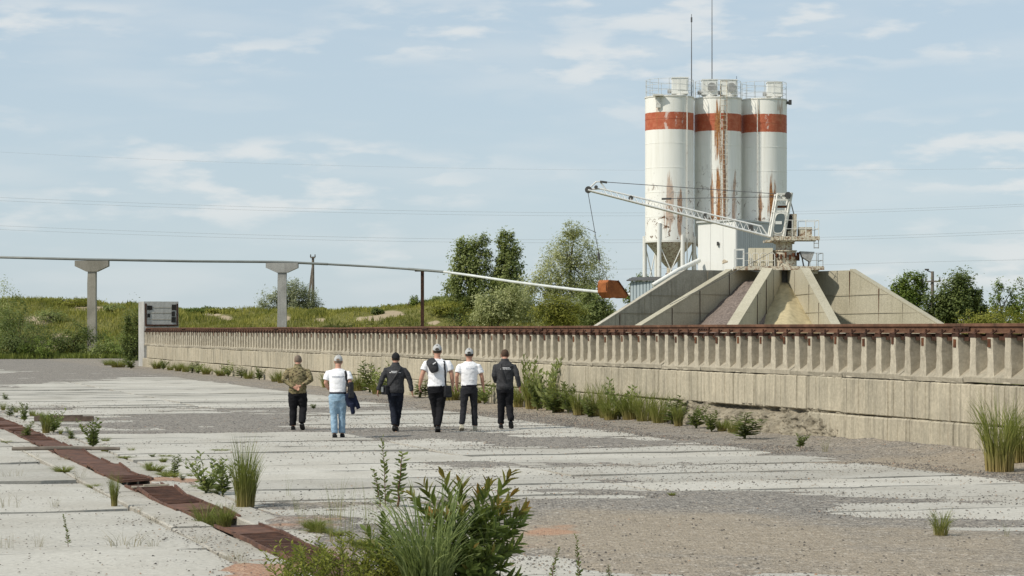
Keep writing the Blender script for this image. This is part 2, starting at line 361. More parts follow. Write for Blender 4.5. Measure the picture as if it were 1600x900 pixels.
# gravel and soil sheet of the yard
k = Mat('yard_gravel', 0.95, 0.12); p = k.pos()
d, vc = k.voro(p, 23); d2, vc2 = k.voro(p, 48)
cs = k.sep(vc); cs2 = k.sep(vc2)
st = k.ramp(cs[0], [(0.0, (0.06, 0.057, 0.053)), (0.3, (0.17, 0.16, 0.145)), (0.65, (0.28, 0.255, 0.225)), (0.85, (0.36, 0.315, 0.26)), (1.0, (0.55, 0.52, 0.47))])
st2 = k.ramp(cs2[1], [(0.0, (0.09, 0.085, 0.08)), (0.5, (0.19, 0.175, 0.155)), (0.8, (0.28, 0.245, 0.20)), (1.0, (0.44, 0.41, 0.36))])
c = k.mix(k.mr(d, 0.25, 0.55, 0, 0.65), st, st2)
tan = k.mr(k.math('ADD', k.attr('tan'), k.math('MULTIPLY', k.math('SUBTRACT', k.noise(p, 0.7, 5, 0.65), 0.5), 1.3)), 0.2, 0.9)
c = k.mix(k.math('MULTIPLY', tan, 0.42), c, k.mix(cs2[2], (0.30, 0.235, 0.16), (0.50, 0.40, 0.27)))
org = k.mr(k.math('ADD', k.attr('orange'), k.math('MULTIPLY', k.math('SUBTRACT', k.noise(p, 2.2, 6, 0.7), 0.5), 0.9)), 0.35, 0.85)
c = k.mix(k.math('MULTIPLY', org, 0.72), c, k.mix(cs2[0], (0.31, 0.15, 0.085), (0.50, 0.31, 0.20)))
k.col(c); k.bump(k.mix(0.5, d, d2), 0.9, 0.02); MT['gravel'] = k.m
k = Mat('pebble_stone', 0.9, 0.2)
k.col(k.ramp(k.island(), [(0.0, (0.05, 0.046, 0.042)), (0.45, (0.12, 0.108, 0.095)), (0.75, (0.21, 0.185, 0.155)), (0.93, (0.33, 0.28, 0.22)), (1.0, (0.32, 0.19, 0.12))])); MT['pebble'] = k.m
# terrain: grass soil with bare sandy spots
k = Mat('berm_soil', 0.97, 0.1); p = k.pos(); n = k.noise(p, 0.16, 5, 0.6); n2 = k.noise(p, 2.2, 6, 0.7)
c = k.ramp(n2, [(0.3, (0.10, 0.11, 0.032)), (0.55, (0.17, 0.165, 0.055)), (0.75, (0.25, 0.21, 0.10))])
c = k.mix(k.mr(k.attr('bare'), 0.45, 0.7), c, k.mix(n2, (0.30, 0.235, 0.15), (0.46, 0.38, 0.27))); k.col(c); k.bump(n2, 0.8, 0.15); MT['soil'] = k.m
MT['aggregate'] = m_plain('crushed_stone_pile', (0.185, 0.15, 0.13), 0.95, 0.1, 0.55, 9, bump=1.0)
MT['sand'] = m_plain('yellow_sand_pile', (0.47, 0.40, 0.25), 0.97, 0.08, 0.18, 3, bump=0.9)

MT['leaf_poplar'] = m_leaf('poplar_leaf', (0.13, 0.175, 0.05), (0.42, 0.46, 0.18), 0.45)
MT['leaf_willow'] = m_leaf('willow_leaf', (0.26, 0.285, 0.10), (0.62, 0.63, 0.34), 0.45)
MT['leaf_pale'] = m_leaf('silver_leaf', (0.18, 0.205, 0.10), (0.45, 0.47, 0.29), 0.4)
MT['leaf_bright'] = m_leaf('bright_leaf', (0.085, 0.135, 0.02), (0.24, 0.30, 0.06), 0.38)
MT['leaf_dark'] = m_leaf('dark_leaf', (0.06, 0.09, 0.025), (0.21, 0.25, 0.075), 0.36)
MT['leaf_yellow'] = m_leaf('yellow_green_leaf', (0.15, 0.165, 0.022), (0.34, 0.33, 0.06), 0.38)
MT['leaf_weed'] = m_leaf('weed_leaf', (0.065, 0.092, 0.024), (0.18, 0.21, 0.062), 0.33, scale=2.0)
MT['leaf_bush'] = m_leaf('sapling_leaf', (0.040, 0.070, 0.014), (0.17, 0.215, 0.048), 0.35, tip=(0.30, 0.13, 0.025), scale=3.0)
MT['herb'] = m_leaf('yellowish_herb_leaf', (0.12, 0.145, 0.02), (0.30, 0.31, 0.055), 0.38, scale=3.0)
MT['grass'] = m_leaf('meadow_grass_blade', (0.11, 0.125, 0.022), (0.40, 0.37, 0.085), 0.4, scale=0.45, iw=0.4)
MT['grassgreen'] = m_leaf('green_grass_blade', (0.085, 0.115, 0.02), (0.25, 0.275, 0.06), 0.36, tip=(0.42, 0.32, 0.14), scale=2.0)
MT['sedge'] = m_leaf('sedge_blade', (0.12, 0.165, 0.05), (0.34, 0.40, 0.16), 0.36, scale=3.0)
MT['dry'] = m_leaf('dry_grass_blade', (0.16, 0.14, 0.085), (0.34, 0.29, 0.18), 0.25, scale=3.0)

# ================================================================== TERRAIN
def crest(X):
    px = 800+18.0*np.asarray(X, float)
    y = np.interp(px, [-400, 0, 90, 150, 210, 300, 420, 520, 600, 660, 705, 760, 850, 960, 1100, 1400, 1700, 2400],
                  [474, 474, 474, 480, 483, 490, 492, 492, 486, 480, 474, 478, 486, 496, 506, 505, 503, 503])
    return CAMZ+(HORIZ-y)/18.0
def bermfront(X): return 177.0+2.0*np.sin(np.asarray(X)*0.13)
def terrain_z(X, Y):
    X = np.asarray(X, float); Y = np.asarray(Y, float)
    f = bermfront(X); t = sst(f, f+21, Y); rough = (fbm(X*0.22, Y*0.22, 5, 4)-0.5)*1.5*sst(f, f+8, Y)*(1-sst(215, 260, Y))
    back = 1-0.55*sst(206, 250, Y)-0.35*sst(260, 500, Y)
    u = (X-O2.x)*U2.x+(Y-O2.y)*U2.y; v = (X-O2.x)*V2.x+(Y-O2.y)*V2.y
    low = np.where((v > -0.25) | (u > 104), -0.6, 0.0)
    low = np.where(v > 44, 0.0, low)
    return low*(1-t)+t*crest(X)*back+rough
def axis(a, b, n, far, k):
    core = np.linspace(a, b, n); st = core[1]-core[0]; out = []; x = b
    while x < far: st *= k; x += st; out.append(x)
    up = np.array(out); st = core[1]-core[0]; out = []; x = a
    while x > -far: st *= k; x -= st; out.append(x)
    return np.concatenate([np.array(out[::-1]), core, up])
xs = axis(-62, 50, 180, 3800, 1.35); ys = axis(150, 240, 150, 4200, 1.35)
XX, YY = np.meshgrid(xs, ys); ZZ = terrain_z(XX, YY)
V = np.stack([XX.ravel(), YY.ravel(), ZZ.ravel()], 1); nx = len(xs); ny = len(ys)
I = (np.arange(ny-1)[:, None]*nx+np.arange(nx-1)[None, :]).ravel()
me = np_mesh('ground', V, np.stack([I, I+1, I+nx+1, I+nx], 1), MT['soil'], True)
BARE = [(60, 500, 30, 9), (75, 540, 35, 10), (150, 483, 60, 5), (590, 497, 25, 6), (612, 490, 26, 6), (352, 497, 16, 6), (447, 497, 12, 8), (498, 500, 14, 4), (678, 505, 14, 5), (560, 498, 8, 4), (330, 492, 20, 4), (95, 528, 20, 10)]
def bare_at(X, Y, Z):
    px = 800+FPX*X/Y; py = HORIZ-(Z-CAMZ)*FPX/Y; b = np.zeros_like(X)
    for (cx, cy, w, h) in BARE: b = np.maximum(b, np.exp(-(((px-cx)/w)**2+((py-cy)/h)**2)))
    return b*(0.6+0.8*fbm(X*0.9, Y*0.9, 31, 3))
def vattr(me, n, arr):
    a = me.attributes.new(n, 'FLOAT', 'POINT'); a.data.foreach_set('value', np.asarray(arr, dtype=np.float32).ravel())
vattr(me, 'bare', bare_at(XX, np.maximum(YY, 1.0), ZZ).ravel())
ground = add('ground', me); tag(ground, 'grassy ground rising to a low earth bank beyond the yard', kind='structure')

# ================================================================== YARD GRAVEL SHEET
COVER = [(1250, 852, 520, 55, .75), (1080, 772, 250, 10, .45), (600, 676, 190, 9, .42), (860, 692, 150, 8, .38), (320, 655, 160, 20, .55),
         (120, 585, 150, 16, .6), (1000, 727, 150, 7, .3), (1180, 800, 300, 14, .4), (760, 790, 90, 14, .25), (560, 640, 120, 8, .3),
         (700, 735, 90, 5, .25), (1400, 716, 200, 10, .5), (930, 850, 120, 30, .3), (800, 745, 180, 7, .42), (770, 726, 120, 5, .42), (900, 796, 170, 16, .5), (1250, 788, 380, 9, .45), (1000, 692, 260, 5, .3), (840, 765, 140, 4, .35), (520, 690, 160, 3, .3), (480, 790, 80, 6, .35), (60, 640, 60, 6, .25)]
CLEAR = [(1450, 799, 170, 13, .95), (1570, 828, 130, 3.5, .8), (1130, 744, 380, 4.5, .6), (1280, 762, 330, 5, .6), (880, 776, 130, 4, .6), (760, 757, 130, 2.5, .6), (1000, 755, 120, 3, .4), (450, 608, 320, 11, .5),
         (350, 722, 260, 38, .75), (960, 712, 250, 7, .45), (760, 655, 250, 8, .3), (520, 742, 130, 22, .45), (860, 880, 70, 26, .55), (250, 630, 200, 5, .4),
         (180, 600, 150, 6, .4), (760, 715, 130, 4, .5), (640, 693, 150, 3, .4)]
ORANGE = [(415, 888, 90, 24, 1.0), (480, 818, 75, 12, .8), (865, 832, 48, 9, .9), (235, 748, 110, 5, .8), (290, 752, 60, 5, .7), (830, 850, 60, 14, .6), (560, 850, 70, 20, .5), (600, 880, 160, 20, .4)]
TAN = [(1250, 868, 520, 62, .75), (1000, 830, 250, 30, .4), (1400, 728, 250, 12, .5), (980, 735, 170, 10, .5), (620, 785, 200, 10, .5), (1000, 800, 200, 16, .35), (880, 640, 300, 8, .3)]
def blobs(lst, X, Y):
    s = np.zeros_like(X)
    for (cx, cy, w, h, a) in lst:
        c = G(cx, cy); rx = w*c.y/FPX; rz = h*c.y*c.y/(FPX*CAMZ); s = s+a*np.exp(-((X-c.x)/rx)**4-((Y-c.y)/rz)**4)
    return s
def gravel_z(u, v):
    X = O2.x+U2.x*u+V2.x*v; Y = O2.y+U2.y*u+V2.y*v
    n = fbm(u*0.55, v*0.16, 3, 5, 0.6)*0.75+fbm(u*2.6, v*1.3, 9, 5, 0.75)*0.50
    m = n-0.675+blobs(COVER, X, Y)-blobs(CLEAR, X, Y)
    m = m+0.55*(1-sst(0.9, 3.0, v+1.2*(fbm(u*0.3, v*0, 21, 3)-0.5)))-0.7*sst(15.0, 16.0, v)*(1-sst(40, 70, u))-0.12
    m = m+0.6*sst(90, 112, u)
    og = np.minimum(1.0, blobs(ORANGE, X, Y))*(.15+1.25*fbm(u*2.3, v*1.6, 55, 5, .7)); m = m+og*1.35
    z = np.where(m > 0, 0.042*np.tanh(m*1.4), np.maximum(0.17*m, -0.085))
    z = z+(fbm(u*6, v*6, 13, 3)-0.5)*0.016
    foot = (1-sst(0.0, 1.3, v))*(0.03+0.12*np.exp(-((u-3)/4.5)**2)+0.02*np.exp(-((u-14)/6.0)**2)); z = z+foot*(0.6+0.8*fbm(u*1.2, v*1.2, 44, 3))
    return z, og, np.minimum(1, blobs(TAN, X, Y)+.45*(1-sst(1.5, 4, v))*(u > -3)), X, Y
us = [-21.0]
while us[-1] < 146: us.append(us[-1]+(us[-1]+35.5)*0.0062)
us = np.array(us)
vs_ = np.unique(np.round(np.concatenate([np.arange(-14, -0.2, 0.6), np.arange(-0.25, 15.26, 0.11), [15.26, 15.74], np.arange(15.74, 24, 0.12), np.arange(24, 46, 0.4)]), 3))
VV, UU = np.meshgrid(vs_, us); GZ, og, tn, GX, GY = gravel_z(UU, VV)
Vt = np.stack([GX.ravel(), GY.ravel(), GZ.ravel()], 1); nx = len(vs_); ny = len(us)
I = (np.arange(ny-1)[:, None]*nx+np.arange(nx-1)[None, :])
vm = (vs_[:-1]+vs_[1:])/2; um = (us[:-1]+us[1:])/2
keep = ~((vm[None, :] > 15.26) & (vm[None, :] < 15.74) & (um[:, None] < 75)) & ~((vm[None, :] < -0.2) & (um[:, None] < 104.5))
I = I[keep]
me = np_mesh('gravel', Vt, np.stack([I, I+nx, I+nx+1, I+1], 1), MT['gravel'], True)
vattr(me, 'orange', og.ravel()); vattr(me, 'tan', tn.ravel())
grav = add('gravel', me); tag(grav, 'grey and brown gravel drifted over the broken concrete slabs', kind='stuff')

# ================================================================== SLABS
pave = empty('pavement', UV(0, 0), YAW, 'bleached concrete slabs of the abandoned yard', kind='structure')
rng = random.Random(4)
def slab_mesh(name, lu, lv, seed):
    r = random.Random(seed); mb = MB(); nu, nv = (2, 10) if lv > lu else (8, 8); th = 0.14
    def edge(n, a, b): return [a+(b-a)*i/n for i in range(n+1)]
    rows = []; gu = edge(nu, -lu/2, lu/2); gv = edge(nv, -lv/2, lv/2)
    vs = []; idx = {}
    for i, a in enumerate(gu):
        for j, b in enumerate(gv):
            x, y, z = a, b, r.uniform(-0.002, 0.003)
            if i == 0: x += r.uniform(0, 0.03)
            if i == nu: x -= r.uniform(0, 0.03)
            if j == 0: y += r.uniform(0, 0.03)
            if j == nv: y -= r.uniform(0, 0.03)
            if i in (0, nu) or j in (0, nv): z -= r.choice((0.0, 0.004, 0.012))
            if i in (0, nu) and j in (0, nv) and r.random() < 0.5: x *= 0.96; y *= 0.985
            idx[i, j] = len(vs); vs.append((x, y, z))
    fs = [(idx[i, j], idx[i+1, j], idx[i+1, j+1], idx[i, j+1]) for i in range(nu) for j in range(nv)]
    ring = [idx[i, 0] for i in range(nu+1)]+[idx[nu, j] for j in range(1, nv+1)]+[idx[i, nv] for i in range(nu-1, -1, -1)]+[idx[0, j] for j in range(nv-1, 0, -1)]
    base = len(vs); vs += [(vs[k][0], vs[k][1], -th) for k in ring]; n = len(ring)
    for q in range(n): fs.append((ring[q], base+q, base+(q+1) % n, ring[(q+1) % n]))
    mb.quadmesh(vs, fs); return mb.mesh(name, MT['slab'])
sm = [slab_mesh('slab', 1.95, 5.94, s) for s in range(7)]; sl_ = [slab_mesh('slab', 5.4, 5.94, 50+s) for s in range(4)]
def put_slab(meshes, u, v):
    o = add('slab', rng.choice(meshes), pave, (u, v, 0.004+rng.gauss(0, 0.009)), rot=(rng.gauss(0, 0.0018), rng.gauss(0, 0.004), rng.gauss(0, 0.002)+(math.pi if rng.random() < 0.5 else 0)))
for i in range(64):
    u = -20+2.0*i+rng.uniform(-0.015, 0.015)
    for v0 in (14.74-3.0, 14.74-9.02): put_slab(sm, u, v0)
for i in range(16):
    u = -19.6+5.47*i
    for v0 in (16.265+2.97, 16.265+8.99): put_slab(sl_, u, v0)

# ================================================================== CHANNEL WITH RUSTY COVERS
ch = empty('drain_channel', UV(0, 15.5), YAW, 'concrete channel with rusty steel covers running along the yard', 'channel')
def kerb_mesh(lu, w, seed):
    r = random.Random(seed); mb = MB(); n = 8; vs = []; fs = []
    for i in range(n+1):
        x = -lu/2+lu*i/n
        for y, z in ((-w/2+r.uniform(0, .02), -0.42), (-w/2+r.uniform(0, .015), -0.02*r.random()), (-w/2+0.03, r.uniform(0, .006)), (w/2-0.03, r.uniform(0, .006)), (w/2-r.uniform(0, .015), -0.02*r.random()), (w/2, -0.42)): vs.append((x, y, z))
    for i in range(n):
        for j in range(5): fs.append((i*6+j, (i+1)*6+j, (i+1)*6+j+1, i*6+j+1))
    fs += [tuple(range(6)), tuple(range(n*6, n*6+6))]; mb.quadmesh(vs, fs); return mb.mesh('kerb_beam', MT['kerb'])
kms = [kerb_mesh(2.97, 0.5, 70+i) for i in range(4)]
for i in range(31):
    for v0 in (-0.49, 0.49):
        add('kerb_beam', rng.choice(kms), ch, (-19.3+3.0*i, v0, 0.004+rng.gauss(0, 0.006)))
MB().box((27, 0, -0.43), (94, 0.5, 0.04)).build('channel_bed', MT['kerb'], ch)
def plate_mesh(lu, kind, seed):
    r = random.Random(seed); mb = MB(); w = 0.50
    if kind == 0:
        mb.box((0, 0, 0), (lu, w, 0.012)); mb.box((0, -w/2-.012, .012), (lu, 0.03, 0.035)); mb.box((0, w/2+.012, .012), (lu, 0.03, 0.035))
    else:                                        # ribbed cover
        mb.box((0, 0, -0.004), (lu, w, 0.012)); n = int(lu/0.12)
        for i in range(n): mb.box((-lu/2+lu*(i+.5)/n, 0, 0.012), (0.045, w-.06, 0.02))
        mb.box((0, -w/2-.012, .01), (lu, 0.03, 0.045)); mb.box((0, w/2+.012, .01), (lu, 0.03, 0.045))
    bent = r.uniform(-1, 1)
    mb.v = [(x, y, z+0.02*bent*(x/lu)*(y/w)*2+r.uniform(-.002, .002)) for x, y, z in mb.v]
    return mb.mesh('cover_plate', MT['plate'])
pms = [plate_mesh(1.15, i % 2, 90+i) for i in range(6)]
u = -19.0
for i in range(70):
    gap = -9.4 < u < -7.4 or rng.random() < 0.07 or u > 60
    if not gap:
        lift = rng.random() < 0.12
        add('cover_plate', rng.choice(pms), ch, (u, rng.uniform(-.03, .03), 0.012+(0.03 if lift else 0)), rot=(rng.gauss(0, .015), -0.05 if lift else rng.gauss(0, .008), rng.gauss(0, .01)))
    u += 1.19
def debris(name, label, cat, mb, mats, loc, rot): 
    o = mb.build(name, mats); o.location = loc; o.rotation_euler = rot; tag(o, label, cat); return o
g = G(100, 660); debris('timber_beam', 'dark weathered timber beam lying across the slabs', 'beam', MB().box((0, 0, .07), (1.45, .16, .13)).box((-.1, .01, .145), (1.1, .1, .03)), MT['wood'], (g.x, g.y, .02), (0, 0, R(3)))
g = G(103, 708); debris('thin_post', 'thin grey post lying across the rusty channel', 'post', MB().tube([(-1.0, 0, .06), (0, .01, .075), (1.0, 0, .06)], [.035, .04, .032], 7), MT['pole'], (g.x, g.y, .02), (0, 0, R(1)))
g = G(233, 768); debris('broken_board', 'broken pale board lying on a rusty cover', 'board', MB().box((0, 0, .012), (.5, .16, .02)).box((.1, .03, .035), (.36, .09, .018), rz=.2), m_plain('pale_board', (.36, .32, .25), .9, .15, .35, 7), (g.x, g.y, .055), (0, 0, R(8)))

# pebbles: loose stones on slabs and gravel
SPRINK = [(310, 835, 70, 14, 1), (250, 812, 60, 10, .8), (350, 855, 60, 10, .8), (1400, 805, 160, 10, .6), (1050, 752, 300, 12, .4), (700, 655, 250, 14, .4), (560, 700, 250, 12, .25), (880, 880, 80, 22, .8), (560, 815, 60, 10, .7)]
nr = np.random.default_rng(11); npb = 230000
d_ = 14.8*np.exp(nr.random(npb)*math.log(75/14.8)); uu = d_-35.5; hv = 0.42+0.27*nr.random(npb)
vv = nr.random(npb)*20.0-0.1; vv = np.where(nr.random(npb) < 0.35, nr.random(npb)*3.0, vv)
zz, _, _, bx_, by_ = gravel_z(uu, vv)
gate = fbm(uu*0.7, vv*0.35, 77, 4); dens = np.where(zz > 0.006, 0.07, np.exp(np.minimum(0, zz-.004)/0.030))*0.95+np.where(vv > 15.9, .05, .16)*(gate-.35)+.6*blobs(SPRINK, bx_, by_); ok = (dens > nr.random(npb)) & (np.abs(vv-15.5) > 0.3); uu, vv, zz, bx_, by_ = (a[ok] for a in (uu, vv, zz, bx_, by_))
kk = len(uu); sz = (0.0065+0.011*nr.random(kk)**2.4)*(0.75+0.45*np.sqrt((uu+35)/30)); ang = nr.random(kk)*6.28
base = np.array([[1, 0, 0], [0.1, 1, 0], [-1, 0.1, 0], [0, -1, 0], [0.35, 0.2, 0.62], [-.3, -.2, .55]])
pv = base[None]*sz[:, None, None]*(0.7+0.6*nr.random((kk, 6, 1))); ca, sa = np.cos(ang)[:, None], np.sin(ang)[:, None]
px_ = pv[:, :, 0]*ca-pv[:, :, 1]*sa; py_ = pv[:, :, 0]*sa+pv[:, :, 1]*ca
Vp = np.stack([px_+bx_[:, None], py_+by_[:, None], pv[:, :, 2]+np.maximum(zz, 0.006)[:, None]+sz[:, None]*.2], 2).reshape(-1, 3)
tri = np.array([[0, 1, 4], [1, 2, 4], [2, 5, 4], [2, 3, 5], [3, 0, 5], [0, 4, 5]])
Fp = (tri[None].astype(np.int64)+(np.arange(kk)*6)[:, None, None]).reshape(-1, 3)
peb = add('pebbles', np_mesh('pebbles', Vp, Fp, MT['pebble'])); tag(peb, 'loose dark pebbles scattered over the yard', kind='stuff')

# ================================================================== RIBBED WALL WITH CRANE RAIL
wall = empty('retaining_wall', UV(0, 0), YAW, 'long ribbed concrete retaining wall carrying a rusty rail', 'wall')
RS = 0.635; PL = RS*4
def rib_mesh(seed):
    r = random.Random(seed); mb = MB(); vs = []; n = 6
    for i in range(n+1):
        t = i/n; z = 1.335+(2.17-1.335)*t; hw = 0.135-0.028*min(1, t*1.6)-0.004*t; j = lambda: r.uniform(-.007, .007)
        fr = 0.0 if t > .15 else 0.012
        for x, y in ((-hw, -.40), (-hw+j(), -0.012+fr+j()), (-hw+.015+j(), fr+j()), (hw-.015+j(), fr+j()), (hw+j(), -0.012+fr+j()), (hw, -.40)): vs.append((x, y, z))
    fs = [(i*6+k, i*6+k+1, (i+1)*6+k+1, (i+1)*6+k) for i in range(n) for k in range(5)]
    fs += [tuple(range(6)), tuple(range(n*6, n*6+6))]; mb.quadmesh(vs, fs); return mb.mesh('rib', MT['rib'])
ribs = [rib_mesh(i) for i in range(7)]
def panel_mesh(seed):
    r = random.Random(seed); L_ = PL-0.02; h = L_/2; mb = MB()
    prof = [(-.52, 1.335), (.012, 1.335), (.02, 1.42+r.uniform(-.012, .012)), (-.37, 1.70), (-.385, 2.15), (-.52, 2.15)]
    n = 6; vs = []
    for i in range(n+1):
        x = -h+L_*i/n
        for (y, z) in prof: vs.append((x, y+(r.uniform(-.01, .01) if y > -.3 else 0), z+(r.uniform(-.008, .008) if y > -.3 else 0)))
    m = len(prof); fs = [(i*m+k, i*m+(k+1) % m, (i+1)*m+(k+1) % m, (i+1)*m+k) for i in range(n) for k in range(m)]
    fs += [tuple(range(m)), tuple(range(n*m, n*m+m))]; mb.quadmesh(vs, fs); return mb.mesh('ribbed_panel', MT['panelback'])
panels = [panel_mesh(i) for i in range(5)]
platem = MB().box((0, 0, 0), (.10, .012, .15)).mesh('embedded_plate', MT['rust'])
padm = MB().box((0, 0, 0), (.26, .36, .055)).mesh('bearing_pad', MT['rustdark'])
angm = MB().box((0, 0, 0), (PL-.03, .16, .07)).mesh('steel_channel', MT['rustdark'])
def block_mesh(seed, z0, z1, v, L_, rough):
    r = random.Random(seed); mb = MB(); cols = [0.0]
    while cols[-1] < L_-0.08: cols.append(cols[-1]+r.uniform(.05, .22))
    cols[-1] = L_; dep = [r.choice((0, .0, .008, .014, .02)) for _ in cols]; zs = [0, .03, .22, .5, .75, .96, 1.0]; vs = []; nz = len(zs); xs2 = []
    for i, c in enumerate(cols[:-1]): xs2 += [(c+.004, dep[i]), (cols[i+1]-.004, dep[i])]
    for x, d in xs2:
        for k, t in enumerate(zs):
            e = r.uniform(.01, .05) if t in (0, 1.0) else r.uniform(-.003, .003)
            if rough and t < .3: e += r.uniform(0, rough)
            zz_ = z0+(z1-z0)*t+(r.uniform(-.012, .0) if t == 1 else 0); vs.append((x-L_/2, v-d-e, zz_))
    n = len(xs2); fs = [(i*nz+k, (i+1)*nz+k, (i+1)*nz+k+1, i*nz+k+1) for i in range(n-1) for k in range(nz-1)]
    b = len(vs)
    for x, d in xs2: vs += [(x-L_/2, -.5, z0), (x-L_/2, -.5, z1)]
    for i in range(n-1):
        fs += [(i*nz+nz-1, (i+1)*nz+nz-1, b+2*(i+1)+1, b+2*i+1), (i*nz, b+2*i, b+2*(i+1), (i+1)*nz)]
    fs += [tuple(range(nz))+(b+1, b), tuple((n-1)*nz+k for k in range(nz))+(b+2*(n-1)+1, b+2*(n-1))]
    mb.quadmesh(vs, fs); return mb.mesh('concrete_block', MT['wall'])
mid = [block_mesh(10+i, .60, 1.318, .045, PL*1.5-.02, 0) for i in range(5)]
low = [block_mesh(30+i, -.35, .585, .075, PL*1.5-.015, 0) for i in range(5)]
lowr = [block_mesh(40+i, -.35, .585, .06, PL*1.5-.015, .10) for i in range(4)]
U0 = -8.0; NP = 44; rr = 0
for i in range(NP):
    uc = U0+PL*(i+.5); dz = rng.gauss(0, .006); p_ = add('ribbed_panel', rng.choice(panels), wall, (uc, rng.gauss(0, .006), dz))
    add('steel_channel', angm, p_, (0, -.20, 2.135))
    for q in range(4):
        rb = add('rib', ribs[rng.randrange(7)], p_, (PL*(q-1.5)/4, rng.gauss(0, .004), 0))
        if rr % 2 == 0: add('embedded_plate', platem, p_, (PL*(q-1.5)/4+rng.uniform(-.01, .01), .006, 2.055+rng.gauss(0, .015)), rot=(0, rng.gauss(0, .03), 0))
        rr += 1
i = 0; uc = U0+PL*.75
while uc < U0+NP*PL-1:
    add('concrete_block', rng.choice(mid), wall, (uc, rng.gauss(0, .008), rng.gauss(0, .006)))
    ul = uc+PL*.6
    if not (7.9 < ul < 15.4):
        add('concrete_block', rng.choice(lowr if 15 < ul < 34 else low), wall, (ul, rng.gauss(0, .012), rng.gauss(0, .01)))
    uc += PL*1.5
# crumbled stretch: broken concrete and rubble under the blocks
nu_, nz_ = 300, 40; ug = np.linspace(6.6, 18.2, nu_); tg = np.linspace(0, 1, nz_)
TU, TT = np.meshgrid(ug, tg, indexing='ij'); zt = 0.66+0*TU
endf = np.minimum(sst(6.6, 9.2, TU), 1-sst(16.5, 18.2, TU)*0.6)
depth = -.01+(1-TT)**1.2*0.34*endf-.22*np.exp(-((TT-.86)/.09)**2)*sst(.42, .62, fbm(TU*.8, TT*.5, 19, 3))+(fbm(TU*2.2, TT*3, 6, 4)-.5)*.26*endf+(fbm(TU*9, TT*12, 8, 3)-.5)*.14+(fbm(TU*24, TT*22, 12, 3)-.5)*.10
ZB = -.05+(zt+.05)*TT
Vr = np.stack([TU.ravel(), depth.ravel(), ZB.ravel()], 1); I = (np.arange(nu_-1)[:, None]*nz_+np.arange(nz_-1)[None]).ravel()
rub = add('rubble_face', np_mesh('rubble_face', Vr, np.stack([I, I+nz_, I+nz_+1, I+1], 1), MT['rubble'], False), wall); tag(rub, 'crumbled rough concrete at the foot of the wall')
# end block at the far end
eb = empty('end_stop_block', UV(U0+NP*PL+1.2, 0), YAW, 'tall pale concrete end block with dark stains at the far end of the rail', 'block')
mb = MB(); mb.box((0, -1.05, 1.7), (2.2, 2.1, 4.6)); mb.build('block_body', MT['endblock'], eb)
fx = -1.1
mb = MB()
for (yc, zc, sy, sz_) in ((-.12, 3.2, .10, 1.35), (-2.02, 3.2, .08, 1.35), (-1.05, 2.56, 1.8, .10)): mb.box((fx-.03, yc, zc), (.08, sy, sz_))
mb.build('steel_frame', MT['rustdark'], eb)
for (yc, zc, sy, sz_) in ((-.36, 3.62, .3, .26), (-1.82, 3.65, .26, .34), (-1.78, 3.25, .2, .3), (-1.8, 2.9, .26, .32), (-.3, 3.15, .16, .22)): MB().box((fx-.012, yc, zc), (.03, sy, sz_)).build('tar_stain', MT['tar'], eb)
for kx in (2.9, 3.3, 3.62): MB().box((fx-.006, -1.05, kx), (.012, 1.5, .03)).build('form_joint', MT['panelback'], eb)

rail = empty('crane_rail', UV(0, -.17), YAW, 'long rusty steel rail clipped along the top of the ribbed wall', 'rail')
prof = [(-.075, 2.225), (.075, 2.225), (.075, 2.24), (.014, 2.262), (.012, 2.335), (.04, 2.352), (.04, 2.398), (.034, 2.405), (-.034, 2.405), (-.04, 2.398), (-.04, 2.352), (-.012, 2.335), (-.014, 2.262), (-.075, 2.24)]
prof = [(y*1.35, z) for y, z in prof]
SEG = 12.5; u = U0-2; z_prev = 0.0; ks = 0
joints = []
while u < U0+NP*PL:
    u2 = min(u+SEG, U0+NP*PL+.1); z_n = rng.gauss(0, .012)
    poly = [(u+.006, y, z+z_prev) for y, z in prof]; mb = MB(); b = [(u2-.006, y, z+z_n) for y, z in prof]; n = len(prof)
    mb.quadmesh(poly+b, [tuple(range(n)), tuple(range(n, 2*n))]+[(k, (k+1) % n, n+(k+1) % n, n+k) for k in range(n)])
    mb.build('rail_section', MT['rail'], rail)
    fp = MB(); fp.box((0, .045, 2.30), (.62, .022, .085)); fp.box((0, -.045, 2.30), (.62, .022, .085))
    for xb in (-.22, -.08, .08, .22): fp.tube([(xb, .04, 2.30), (xb, .085, 2.30)], .017, 6)
    fp.build('fishplate', MT['rustdark'], rail, (u2, 0, z_n)); z_prev = z_n; u = u2
clip = MB()
for s in (-1, 1):
    clip.prism([(-.05, s*.16, 2.222), (.05, s*.16, 2.222), (.035, s*.05, 2.30), (-.035, s*.05, 2.30)], (0, 0, -.03)); clip.tube([(0, s*.115, 2.22), (0, s*.115, 2.31)], .018, 6)
clip.box((0, 0, 2.215), (.2, .36, .018)); clipm = clip.mesh('rail_clip', MT['rustdark'])
for i in range(NP*4):
    uc = U0+RS*(i+.5)
    add('rail_clip', clipm, rail, (uc, 0, rng.gauss(0, .003)))
    add('bearing_pad', padm, rail, (uc, 0, 2.185))

